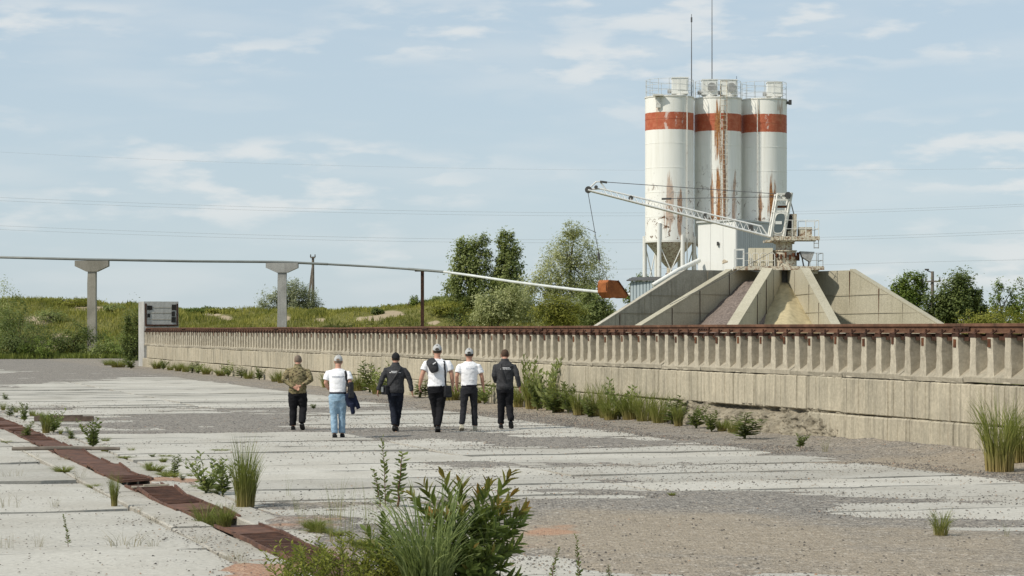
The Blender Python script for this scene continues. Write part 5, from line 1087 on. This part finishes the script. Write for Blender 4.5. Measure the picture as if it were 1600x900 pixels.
# --- foreground bush: willow sapling, sedge tuft and yellowish herbs ---
Zb = 20.4; sb = Zb/FPX
def big_leaf(mb_v, mb_f, tips, base, d, up, ln, w_, tip):
    """lanceolate folded leaf, 2x4 quads"""
    d = d.normalized(); side = d.cross(up)
    if side.length < 1e-3: side = d.orthogonal()
    side.normalize(); nrm = side.cross(d); b = len(mb_v)
    prof_ = [(0, .06), (.25, .8), (.55, 1.0), (.82, .55), (1.0, .02)]
    for t, k in prof_:
        c = base+d*ln*t-nrm*ln*.16*t*t
        mb_v += [tuple(c-side*w_*k*.5+nrm*w_*k*.18), tuple(c), tuple(c+side*w_*k*.5+nrm*w_*k*.18)]; tips += [tip]*3
    for i in range(4):
        for j in range(2): mb_f.append((b+i*3+j, b+i*3+j+1, b+i*3+j+4, b+i*3+j+3))
def sapling(name, label, px, shoots, seed, leaf_l, wr, mat, redtip):
    r = random.Random(seed); base = Vector(((px-800)*sb, Zb, .0)); root = empty(name, base, 0, label, 'bush'); st = MB(); V_, F_, T_ = [], [], []
    for (tx, ty, dy, nl) in shoots:
        e = Vector(((tx-px)*sb, dy, CAMZ+(HORIZ-ty)*sb)); s0 = Vector((r.uniform(-.08, .08), r.uniform(-.08, .08), -.02)); mid_ = s0.lerp(e, .5)+Vector((-e.x*.12, 0, e.z*.10)); pts = []
        for i in range(9): t = i/8; pts.append((s0*(1-t)**2+mid_*2*t*(1-t)+e*t*t))
        st.tube(pts, [.011*(1-.8*i/8)+.002 for i in range(9)], 5)
        for k in range(nl):
            t = .22+.78*(k/nl)**.85; f = min(t*8, 7.99); i = int(f); p_ = pts[i].lerp(pts[i+1], f-i); ax = (pts[i+1]-pts[i]).normalized()
            a = k*2.4+r.uniform(-.4, .4); o1 = ax.orthogonal().normalized(); o2 = ax.cross(o1); rad = o1*math.cos(a)+o2*math.sin(a); opn = 1.3-.7*t
            d = (ax*(.55+.5*t)+rad*opn+Vector((0, 0, r.uniform(-.1, .2)))); ln = leaf_l*r.uniform(.65, 1.15)*(1.05-.45*max(0, t-.75)*4*.6)
            tp = redtip*(ty < 803 or r.random() < .15)*max(0, (t-.82)/.18)*r.uniform(.3, 1.0); big_leaf(V_, F_, T_, p_, d, ax, ln, ln*wr, tp)
    st.build('stem', MT['greenstem'], root, smooth=True)
    me = np_mesh('leaves', np.array(V_), np.array(F_), MT[mat], True); vattr(me, 'tip', T_); add('leaves', me, root); return root
rb_ = random.Random(9); sh_list = []
for (tx, ty, dy) in [(800, 738, .1), (765, 752, -.1), (748, 772, .15), (693, 745, .1), (660, 760, .25), (722, 790, -.2), (820, 790, -.15), (815, 820, .1), (812, 845, -.2), (805, 862, .2), (790, 800, .2), (775, 820, -.3), (745, 815, -.1), (640, 772, .1), (700, 800, -.25), (770, 860, -.35), (790, 880, -.2), (740, 850, -.4), (675, 800, -.1), (720, 760, .3), (800, 775, .3), (780, 782, -.2), (810, 900, -.3), (760, 890, -.4), (822, 808, .3), (735, 880, -.45), (690, 850, -.3)]:
    sh_list.append((tx, ty, dy, rb_.randint(30, 44)))
sapling('willow_sapling', 'dense green willow sapling with reddish shoot tips in the foreground', 725, sh_list, 3, .165, .29, 'leaf_bush', 1.0)
sapling('willow_sapling', 'smaller leafy sapling between the sedge and the yellowish herbs', 610, [(600, 810, 0, 34), (612, 835, .1, 26), (585, 850, -.1, 26), (630, 840, -.15, 26), (570, 830, .1, 20), (640, 860, -.2, 26)], 8, .14, .30, 'leaf_bush', .8)
sg = empty('sedge_plant', ((672-800)*sb, Zb-.35, 0), 0, 'arching pale green sedge tuft in front of the sapling', 'plant')
rs = np.random.default_rng(33); V, F, tip = blade_arrays(rs, 360, 1.2, .22, .42, .015, 9, arch=.85); me = np_mesh('blades', V, F, MT['sedge'], True); vattr(me, 'tip', tip*0); add('blades', me, sg)
MT['leaf_herb2'] = MT['herb']
hb = empty('yellow_herb', ((555-800)*sb, Zb-.1, 0), 0, 'low yellowish feathery herbs beside the sedge tuft', 'plant'); r = random.Random(12); mb = MB(); Cs, Ds, Ss = [], [], []
for s in range(120):
    bx0 = r.uniform(-.72, .45); by0 = r.uniform(-.3, .35); hh = r.uniform(.22, .55)*(1-.35*abs(bx0)) ; lx, ly = r.uniform(-.22, .22), r.uniform(-.2, .2); pts = [Vector((bx0+lx*t*t, by0+ly*t*t, hh*t)) for t in (0, .33, .66, 1)]
    mb.tube(pts, [.004, .0035, .003, .0015], 3)
    for k in range(26):
        t = .15+.85*k/26; f = min(t*3, 2.99); i = int(f); Cs.append(tuple(pts[i].lerp(pts[i+1], f-i))); a = k*2.4; Ds.append((math.cos(a), math.sin(a), .5+r.uniform(-.2, .4))); Ss.append(r.uniform(.035, .075))
mb.build('stem', MT['greenstem'], hb); rs = np.random.default_rng(3); V, F = leaf_arrays(np.array(Cs), np.array(Ds), np.array(Ss), .3, rs, .05); add('leaves', np_mesh('leaves', V, F, MT['herb']), hb)

# ================================================================== PEOPLE
def remeshed(mb, name, mats, vox, smooth=4, wr=0.0, seed=0):
    me = mb.mesh(name, mats); o = bpy.data.objects.new(name, me); COL.objects.link(o)
    m = o.modifiers.new('r', 'REMESH'); m.mode = 'VOXEL'; m.voxel_size = vox; m.use_smooth_shade = True
    s = o.modifiers.new('s', 'SMOOTH'); s.factor = .5; s.iterations = smooth
    dg = bpy.context.evaluated_depsgraph_get(); out = bpy.data.meshes.new_from_object(o.evaluated_get(dg)); bpy.data.objects.remove(o); bpy.data.meshes.remove(me); out.name = name
    if not out.materials: out.materials.append(mats)
    if wr:
        n = len(out.vertices); co = np.empty(n*3, np.float32); out.vertices.foreach_get('co', co); no = np.empty(n*3, np.float32); out.vertices.foreach_get('normal', no); co = co.reshape(-1, 3); no = no.reshape(-1, 3)
        w1 = fbm(co[:, 0]*7+co[:, 1]*5+seed, co[:, 2]*13+co[:, 0]*7, 3+seed, 3)-.5; w2 = fbm(co[:, 0]*22+co[:, 1]*14, co[:, 2]*34+seed, 7+seed, 2)-.5
        co += no*((w1*1.6+w2*.6)*wr)[:, None]; out.vertices.foreach_set('co', co.ravel())
    out.polygons.foreach_set('use_smooth', [True]*len(out.polygons)); out.update(); return out
def vt(*a): return Vector(a)
def loft(mb, secs, n=20):
    mb.tube([vt(cx, cy, z) for z, cx, cy, rx, ry in secs], [(rx, ry) for *_, rx, ry in secs], n, up=(1, 0, 0))
SKIN = Mat('skin', .55, .35); SKIN.col(SKIN.ramp(SKIN.noise(SKIN.obj(), 9, 4, .6), [(.3, (.40, .20, .135)), (.7, (.52, .29, .205))])); SKIN = SKIN.m
def cloth(name, c, var=.25, rough=.9, scale=14): return m_plain(name, c, rough, .15, var, scale, bump=.2)
def person(label, px, py, head_y, pose, top, sleeve, legs_m, shoe_m, build=1.0, jacket=False, headgear=None, hair_c=(.06, .045, .035), lean=.03, head_tilt=0.0, belt=None, tuck=False):
    g = G(px, py); H = (py-head_y)/FPX*g.y; k = H/1.80; u_, v_ = toUV(g); z0 = max(0.006, float(gravel_z(np.array([u_]), np.array([v_]))[0][0]))
    root = empty('person', (g.x, g.y, z0+.004), 0, label, 'person', 'people walking across the yard'); root.scale = (k, k, k)
    B = build; S = {}
    sh = {-1: vt(-.185*B, lean, 1.455), 1: vt(.185*B, lean, 1.455)}
    torso = [(.86, 0, 0, .15*B, .11*B), (.94, 0, 0, .165*B, .118*B), (1.05, 0, lean*.3, .155*B, .112*B), (1.18, 0, lean*.5, .165*B, .118*B), (1.32, 0, lean*.8, .185*B, .125*B), (1.41, 0, lean, .19*B, .108*B), (1.46, 0, lean, .16*B, .085), (1.50, 0, lean, .095, .07), (1.53, 0, lean, .06, .06)]
    body = MB(); loft(body, torso); body.tube([vt(0, lean, 1.46), vt(0, lean+.02+head_tilt*.3, 1.60)], [.066, .06], 14)
    hc = vt(0, lean+.03+head_tilt, 1.668); body.ball(hc, (.083, .102, .120), 18, 14); body.ball(hc+vt(0, .035, -.055), (.058, .062, .06), 14, 10)
    body.ball(hc+vt(0, .10, -.015), (.012, .02, .022), 8, 6)
    for s in (-1, 1): body.ball(hc+vt(s*.086, -.002, -.012), (.013, .022, .034), 8, 8)
    shirt = MB(); off = .032 if jacket else .018; hem = pose.get('hem', .90)
    loft(shirt, [(hem-.0, 0, 0, (.175 if jacket else .172)*B+off*.3, .128*B)]+[(z, cx, cy, rx+off*(1.0 if z < 1.44 else .7), ry+off) for z, cx, cy, rx, ry in torso if z > hem+.02][:-1]+([(1.555, 0, lean+.01, .078, .074)] if jacket else [(1.515, 0, lean, .078, .072)]))
    for s in (-1, 1):
        el, wr_, hd = [vt(*q) for q in pose['R' if s > 0 else 'L']]
        A = [sh[s]-vt(s*.06, 0, .035), sh[s]+vt(s*.012, 0, -.055), sh[s].lerp(el, .5), el, el.lerp(wr_, .35), wr_]
        body.tube(A, [.05*B, .056*B, .05*B, .043, .043*B, .029], 12)
        hdir = (hd-wr_).normalized(); sd = pose.get('palm', {}).get(s, vt(0, 1, 0)); sd = vt(*sd); sd = (sd-hdir*sd.dot(hdir)).normalized(); pn = hdir.cross(sd)
        palm = wr_+hdir*.085; body.tube([wr_, wr_+hdir*.035, palm], [(.026, .02), (.038, .018), (.042, .016)], 10, up=sd)
        for q, (o_, ln) in enumerate(((-.030, .062), (-.010, .074), (.010, .078), (.030, .07))):
            st_ = palm+sd*o_-hdir*.012; c1 = st_+hdir*ln*.45+pn*.008; c2 = c1+hdir*ln*.35+pn*.022*1; body.tube([st_, c1, c2, c2+hdir*ln*.1+pn*.014], [.0095, .009, .0085, .007], 7)
        t0 = wr_+hdir*.03+sd*.03; body.tube([t0, t0+sd*.028+hdir*.03, t0+sd*.032+hdir*.062+pn*.01], [.012, .0105, .008], 7)
        e_ = pose.get('sl', 1.0) if sleeve == 'long' else .72
        if sleeve == 'long': pth = A[:5]+[el.lerp(wr_, .93)]; rad = [.05*B, .075*B, .070*B, .062, .057, .045]
        else: q = sh[s].lerp(el, .74); pth = [A[0], A[1], sh[s].lerp(el, .4), q]; rad = [.05*B, .076*B, .075*B, .076*B]
        shirt.tube(pth, rad, 14)
    tr = MB(); loft(tr, [(.80, 0, 0, .155*B, .115*B), (.86, 0, 0, .165*B, .125*B), (.95, 0, 0, .170*B, .124*B), (1.02, 0, lean*.2, .163*B, .118*B)])
    feet = {}
    for s in (-1, 1):
        kn, an, toe = [vt(*q) for q in pose['r' if s > 0 else 'l']]; hp = vt(s*.088*B, 0, .90)
        body.tube([hp, hp.lerp(kn, .5), kn, kn.lerp(an, .35), an], [.085*B, .07*B, .052, .052, .037], 12); body.tube([an, an+toe*.45+vt(0, 0, -.045), an+toe+vt(0, 0, -.055)], [.038, .036, .026], 8)
        lw = pose.get('lw', 1.0); tr.tube([hp+vt(0, 0, .02), hp.lerp(kn, .45), kn, kn.lerp(an, .5), an+vt(0, 0, .035), an+vt(0, -.004, .012)], [.104*B, .096*B*lw, .080*lw, .075*lw, .070*lw, .072*lw], 14)
        sh_ = MB(); t_ = toe.normalized(); hl = an-t_*.055
        pth = [hl+vt(0, 0, -.048), an+vt(0, 0, -.03), an+toe*.45+vt(0, 0, -.045), an+toe*.85+vt(0, 0, -.055), an+toe*1.08+vt(0, 0, -.06)]
        sh_.tube(pth, [(.044, .036), (.050, .056), (.053, .046), (.053, .034), (.03, .022)], 12, up=(1, 0, 0)); sm_ = remeshed(sh_, 'shoe', shoe_m, .010, 3)
        so_ = add('shoe', sm_, root)
        mbs = MB(); zs_ = -.082; tn = t_; sdv = vt(-tn.y, tn.x, 0).normalized() if abs(tn.z) < .9 else vt(1, 0, 0); pn2 = tn.cross(sdv); 
        pol = [hl-t_*.012+sdv*.038, an+toe*.4+sdv*.054, an+toe*.9+sdv*.052, an+toe*1.14, an+toe*.9-sdv*.052, an+toe*.4-sdv*.054, hl-t_*.012-sdv*.038]
        nrm_ = sdv.cross(tn).normalized(); nrm_ = nrm_ if nrm_.z < 0 else -nrm_
        mbs.prism([p_+nrm_*.066 for p_ in pol], nrm_*.022); mbs.build('sole', pose.get('sole', MT['black_rubber']), so_)
    add('body', remeshed(body, 'body', SKIN, .0085, 2), root)
    sm2 = remeshed(shirt, 'shirt', top, .012, 4, .017 if jacket else .015, int(px) % 7); so2 = add('jacket' if jacket else 'shirt', sm2, root)
    add('trousers', remeshed(tr, 'trousers', legs_m, .012, 4, .016, int(px) % 5), root)
    if belt: mbb = MB(); loft(mbb, [(.965, 0, .002, .176*B, .132*B), (1.0, 0, .003, .175*B, .131*B)]); mbb.build('belt', belt, root, smooth=True)
    # face
    fc = MB()
    for s in (-1, 1): fc.ball(hc+vt(s*.03, .083, .008), (.011, .008, .007), 8, 6)
    fc.build('eyes', MT['black_rubber'], root); MB().ball(hc+vt(0, .088, -.058), (.024, .008, .006), 8, 6).build('mouth', m_plain('lips', (.35, .14, .11)), root)
    hm = m_plain('hair', hair_c, .8, .2, .4, 40, bump=.5); hr = MB()
    hr.ball(hc+vt(0, -.008, .014), (.089, .104, .114), 22, 16); ho = remeshed(hr, 'hair', hm, .009, 1, .004)
    bm_ = bmesh.new(); bm_.from_mesh(ho); bmesh.ops.delete(bm_, geom=[v for v in bm_.verts if (v.co.y > hc.y+.045 and v.co.z < hc.z+.05) or v.co.z < hc.z-.045], context='VERTS'); bm_.to_mesh(ho); bm_.free(); add('hair', ho, root)
    if headgear:
        cm, brim, opening = headgear; cp = MB(); pr_ = []
        for i in range(9): t = i/8; pr_.append((math.cos(t*math.pi/2*.96)*1.0, math.sin(t*math.pi/2)))
        M = MB(); nn_ = 26
        for i, (r_, z_) in enumerate(pr_):
            for j in range(nn_): a = 2*math.pi*j/nn_; M.v.append((hc.x+.097*r_*math.cos(a), hc.y-.004+.116*r_*math.sin(a), hc.z+.020+.116*z_+.012*math.sin(a)))
        for i in range(8):
            for j in range(nn_): M.f.append((i*nn_+j, i*nn_+(j+1) % nn_, (i+1)*nn_+(j+1) % nn_, (i+1)*nn_+j)); M.m.append(0)
        M.f.append(tuple(range(8*nn_, 9*nn_))); M.m.append(0); co_ = M.build('cap', cm, root, smooth='auto')
        if brim:
            pts = [hc+vt(.082*math.cos(a), .10+.075*math.sin(a)*1.0-.03, .028-.02*math.sin(a)) for a in [math.pi*i/12 for i in range(13)]]; MB().prism(pts, (0, 0, .006)).build('cap_brim', cm, co_)
        if opening:
            pts = [hc+vt(.042*math.cos(a), -.121+.010*math.sin(a), .022+.040*math.sin(a)) for a in [math.pi*i/10 for i in range(11)]]; MB().prism(pts, (0, -.008, 0)).build('cap_opening', hm, co_)
    return root, so2, sm2, k
def back_print(so, sm, mat, cx, z, w, rows, h=.016, gap=.012):
    """lines of small print lying on the back of the garment"""
    bvh = BVHTree.FromPolygons([v.co for v in sm.vertices], [tuple(p.vertices) for p in sm.polygons]); mb = MB(); r = random.Random(int(w*1000))
    for q, (x0, x1) in enumerate(rows):
        zc = z-q*(h+gap); x = cx-w/2+w*x0
        while x < cx-w/2+w*x1:
            lw = r.uniform(.008, .016); pts = []
            for (xx, zz) in ((x, zc-h/2), (x+lw, zc-h/2), (x+lw, zc+h/2), (x, zc+h/2)):
                hit = bvh.ray_cast(Vector((xx, -1, zz)), Vector((0, 1, 0)))[0]; pts.append((hit if hit else Vector((xx, -.14, zz)))+Vector((0, -.004, 0)))
            mb.quadmesh(pts, [(0, 1, 2, 3)]); x += lw+(.012 if r.random() < .18 else .004)
    return mb.build('back_print', mat, so)
def project(so, sm, pts, lift=.012):
    bvh = BVHTree.FromPolygons([v.co for v in sm.vertices], [tuple(p.vertices) for p in sm.polygons]); out = []
    for x, z in pts:
        h_ = bvh.ray_cast(Vector((x, -1, z)), Vector((0, 1, 0)))[0]; out.append((h_ if h_ else Vector((x, 0, z)))+Vector((0, -lift, 0)))
    return out
def strap_mesh(pts, w_): return MB().tube(pts, [(w_, .006)]*len(pts), 8, up=(1, 0, .2))
white_c = cloth('white_cotton', (.80, .80, .82), .04); dark_c = cloth('charcoal_jacket', (.045, .045, .048), .3); black_c = cloth('black_trouser_cloth', (.012, .012, .014), .3); grey_t = cloth('dark_grey_trouser_cloth', (.026, .026, .03), .3); navy_t = cloth('navy_trouser_cloth', (.014, .017, .026), .3)
k = Mat('light_denim', .9, .15); p = k.obj(); k.col(k.ramp(k.math('ADD', k.math('MULTIPLY', k.noise(p, 7, 4, .6), .7), k.math('MULTIPLY', k.noise(p, 60, 2, .5), .3)), [(.35, (.15, .24, .34)), (.55, (.27, .39, .50)), (.7, (.40, .51, .60))])); denim = k.m
k = Mat('camouflage_cloth', .9, .15); p = k.obj(); n = k.noise(k.map(p, (11, 11, 18)), 1, 3, .55, .6); n2 = k.noise(k.map(p, (16, 16, 26), loc=(5, 2, 1)), 1, 3, .5, .5)
c = k.ramp(n, [(.36, (.10, .095, .045)), (.46, (.19, .155, .085)), (.56, (.27, .22, .125)), (.66, (.16, .15, .07))]); k.col(k.mix(k.mr(n2, .56, .60), c, (.055, .042, .024))); camo = k.m
capg = cloth('grey_cap', (.42, .42, .41), .12); capb = cloth('black_cap', (.02, .02, .022), .2); bagm = m_plain('black_bag', (.014, .014, .016), .6, .3, .3, 12); navyj = cloth('navy_jacket', (.012, .016, .035), .3)
prw = m_plain('white_print', (.75, .75, .75), .7, .2, .1); prd = m_plain('grey_print', (.16, .19, .26), .7, .2, .1); shoeb = m_plain('black_shoe', (.015, .015, .016), .6, .3, .3); shoew = m_plain('pale_shoe', (.50, .47, .38), .8, .2, .15); beltm = m_plain('dark_belt', (.02, .018, .03), .5, .3, .2)
walk = {'hem': .90}
FL = (0, .17, 0)
# 1 camouflage jacket, hands clasped behind the back
p1 = person('person in camouflage jacket and black trousers with hands clasped behind the back', 465, 673, 556, {'hem': .86, 'lw': 1.18, 'L': [(-.33, -.06, 1.20), (-.06, -.235, 1.02), (.05, -.25, .98)], 'R': [(.33, -.06, 1.20), (.07, -.24, 1.05), (-.04, -.255, 1.02)], 'palm': {-1: (0, 0, 1), 1: (0, 0, 1)},
    'l': [(-.11, .03, .50), (-.115, .02, .09), FL], 'r': [(.13, .05, .52), (.125, -.20, .165), (.02, .13, -.09)]}, camo, 'long', black_c, shoeb, 1.14, True, None, (.17, .13, .10), .05, .04)
# 2 white tee, jeans
p2 = person('person in white t-shirt, grey cap and light jeans carrying a bag and jacket', 528, 685, 556, {'hem': .955, 'L': [(-.27, .02, 1.19), (-.21, .20, 1.05), (-.13, .28, 1.08)], 'R': [(.27, -.02, 1.20), (.23, .12, 1.02), (.22, .22, 1.0)], 'palm': {-1: (1, 0, 0), 1: (-1, 0, 0)},
    'l': [(-.09, .02, .50), (-.07, -.06, .09), FL], 'r': [(.085, .07, .51), (.085, .10, .09), FL]}, white_c, 'short', denim, shoeb, 1.08, False, (capg, True, True), (.20, .14, .10), .05, .05, beltm)
back_print(p2[1], p2[2], prd, .0, 1.345, .26, [(0, 1), (.05, .95)], .010, .012)
# 3 charcoal jacket
p3 = person('person in charcoal jacket and black cap with a satchel across the back', 618, 674, 552, {'hem': .88, 'L': [(-.32, -.04, 1.17), (-.40, -.03, .93), (-.42, .0, .83)], 'R': [(.32, .03, 1.18), (.38, .02, .90), (.40, .05, .80)],
    'l': [(-.06, .06, .52), (-.02, -.15, .13), (.02, .15, -.06)], 'r': [(.07, .10, .51), (.01, .14, .09), FL]}, dark_c, 'long', navy_t, shoeb, 1.04, True, (capb, True, False), (.03, .025, .02), .05, .03)
back_print(p3[1], p3[2], prw, .0, 1.375, .27, [(.15, .85), (0, .95)], .015, .014)
# 4 tall, white tee
p4 = person('tall person in white t-shirt and grey cap with dark jacket over one shoulder', 683, 676, 539, {'hem': .93, 'L': [(-.30, -.03, 1.19), (-.36, -.02, .95), (-.36, .03, .85)], 'R': [(.30, .0, 1.19), (.32, .06, .95), (.31, .12, .86)],
    'l': [(-.05, .11, .52), (.0, .16, .09), FL], 'r': [(.07, .04, .50), (.02, -.16, .13), (0, .15, -.07)]}, white_c, 'short', black_c, shoeb, 1.10, False, (capg, True, True), (.05, .04, .03), .04, .03)
# 5 white tee, pale shoes
p5 = person('person in white t-shirt and dark grey trousers with pale shoes', 733, 673, 545, {'hem': .965, 'lw': .92, 'sole': shoew, 'L': [(-.27, -.03, 1.19), (-.27, .06, .96), (-.26, .12, .88)], 'R': [(.28, .02, 1.18), (.31, .10, .95), (.31, .15, .86)],
    'l': [(-.12, .0, .50), (-.155, -.16, .13), (-.02, .16, -.06)], 'r': [(.11, .08, .51), (.125, .10, .09), FL]}, white_c, 'short', grey_t, shoew, 1.02, False, (capg, True, True), (.04, .035, .03), .03, .0, beltm)
back_print(p5[1], p5[2], prd, .03, 1.37, .20, [(0, 1), (.05, .95)], .009, .011)
# 6 charcoal jacket, bare head
p6 = person('bareheaded person in charcoal jacket with a strap over the shoulder looking down', 789, 670, 546, {'hem': .87, 'lw': 1.05, 'L': [(-.25, -.01, 1.19), (-.20, .18, 1.04), (-.12, .24, 1.04)], 'R': [(.28, -.03, 1.18), (.33, .02, .93), (.335, .06, .83)], 'palm': {-1: (1, 0, 0), 1: (0, 1, 0)},
    'l': [(-.085, .07, .51), (-.09, .10, .09), FL], 'r': [(.10, .05, .51), (.135, -.18, .17), (.02, .12, -.10)]}, dark_c, 'long', black_c, shoeb, 1.03, True, None, (.075, .045, .03), .05, .06)
back_print(p6[1], p6[2], prw, .02, 1.375, .24, [(0, .8), (0, 1)], .014, .013)
for s_, (pp_, cx_) in enumerate(((p3, 0), (p6, 0), (p1, 0))):           # jacket collars
    mbc = MB(); mbc.tube([(.078*math.cos(a), .06+.078*math.sin(a), 1.545) for a in [R(150+240*i/14) for i in range(15)]], [(.035, .012)]*15, 8, up=(0, 0, 1)); mbc.build('collar', pp_[2].materials[0], pp_[1], smooth=True)
# things they carry
def carry(name, label, cat, person_, parts):
    root = empty(name, person_[0].location, 0, label, cat); root.scale = person_[0].scale
    for nm, mb, mt in parts: mb.build(nm, mt, root, smooth='auto')
    return root
def soft(mb, name, mat, vox=.014, wr=.012): return (name, mb, mat, vox, wr)
def carry_soft(root, name, mb, mat, vox=.014, wr=.012): add(name, remeshed(mb, name, mat, vox, 4, wr, 2), root)
st = project(p3[1], p3[2], [(.115, 1.46), (.07, 1.38), (.0, 1.27), (-.08, 1.15), (-.15, 1.04), (-.19, .98)]); st = [vt(.10, .12, 1.44)]+st
b3 = carry('satchel', 'dark satchel worn across the back of the charcoal jacket and black cap', 'bag', p3, [('strap', strap_mesh(st, .022), bagm)])
m_ = MB(); m_.box((-.235, -.05, .945), (.10, .24, .22), rz=.5, top=.9); carry_soft(b3, 'bag_body', m_, bagm); MB().box((-.30, -.10, .96), (.015, .12, .12), rz=.5).build('bag_flap', m_plain('grey_bag_flap', (.16, .17, .17), .5, .4, .2), b3)
b2 = carry('shoulder_bag', 'black bag hanging from the shoulder of the person in jeans', 'bag', p2, [('strap', strap_mesh([vt(.14, .06, 1.47)]+project(p2[1], p2[2], [(.16, 1.45), (.18, 1.38), (.19, 1.3), (.195, 1.2)], .014)+[vt(.235, -.13, 1.12)], .025), bagm)])
m_ = MB(); m_.box((.285, -.06, 1.05), (.13, .26, .34), rz=.2, top=.75); carry_soft(b2, 'bag_body', m_, bagm)
j2 = empty('folded_jacket', p2[0].location, 0, 'navy jacket draped over the black bag with a sleeve hanging down', 'jacket'); j2.scale = p2[0].scale
m_ = MB(); m_.tube([vt(.27, -.08, .98), vt(.29, -.06, .85), vt(.31, -.05, .68)], [(.11, .07), (.13, .06), (.10, .04)], 14, up=(1, 0, 0)); m_.tube([vt(.34, -.08, .92), vt(.41, -.07, .78), vt(.46, -.06, .64)], [.06, .055, .05], 10); m_.tube([vt(.31, -.1, .75), vt(.33, -.1, .62), vt(.335, -.09, .52)], [.06, .05, .045], 10); carry_soft(j2, 'cloth', m_, navyj)
j4 = empty('slung_jacket', p4[0].location, 0, 'dark rolled jacket slung over the shoulder of the tall person', 'jacket'); j4.scale = p4[0].scale
m_ = MB(); m_.tube([vt(-.10, .03, 1.50), vt(-.12, -.09, 1.475), vt(-.09, -.155, 1.40), vt(-.06, -.17, 1.30), vt(-.035, -.165, 1.23)], [(.06, .03), (.09, .04), (.115, .045), (.105, .045), (.07, .035)], 14, up=(1, 0, 0)); m_.tube([vt(-.17, -.10, 1.45), vt(-.18, -.14, 1.36)], [.045, .03], 10); carry_soft(j4, 'cloth', m_, dark_c); MB().box((-.05, -.215, 1.42), (.075, .012, .022), mat=Matrix.Rotation(-.6, 3, 'Y')).build('label_tag', prw, j4)
b4 = carry('hip_bag', 'black bag hanging at the hip of the tall person', 'bag', p4, [('strap', strap_mesh([vt(.13, .05, 1.475)]+project(p4[1], p4[2], [(.14, 1.46), (.155, 1.38), (.165, 1.25), (.17, 1.1), (.175, 1.0)], .012)+[vt(.19, -.15, .93)], .018), bagm)])
m_ = MB(); m_.box((.22, -.12, .84), (.16, .12, .24), rz=.3, top=.85); carry_soft(b4, 'bag_body', m_, bagm)
b6 = carry('bag_strap', 'dark bag strap across the back of the bareheaded person', 'strap', p6, [('strap', strap_mesh([vt(-.09, .12, 1.47)]+project(p6[1], p6[2], [(-.10, 1.46), (-.08, 1.38), (-.05, 1.27), (-.02, 1.15), (.02, 1.04)], .012), .022), bagm)])
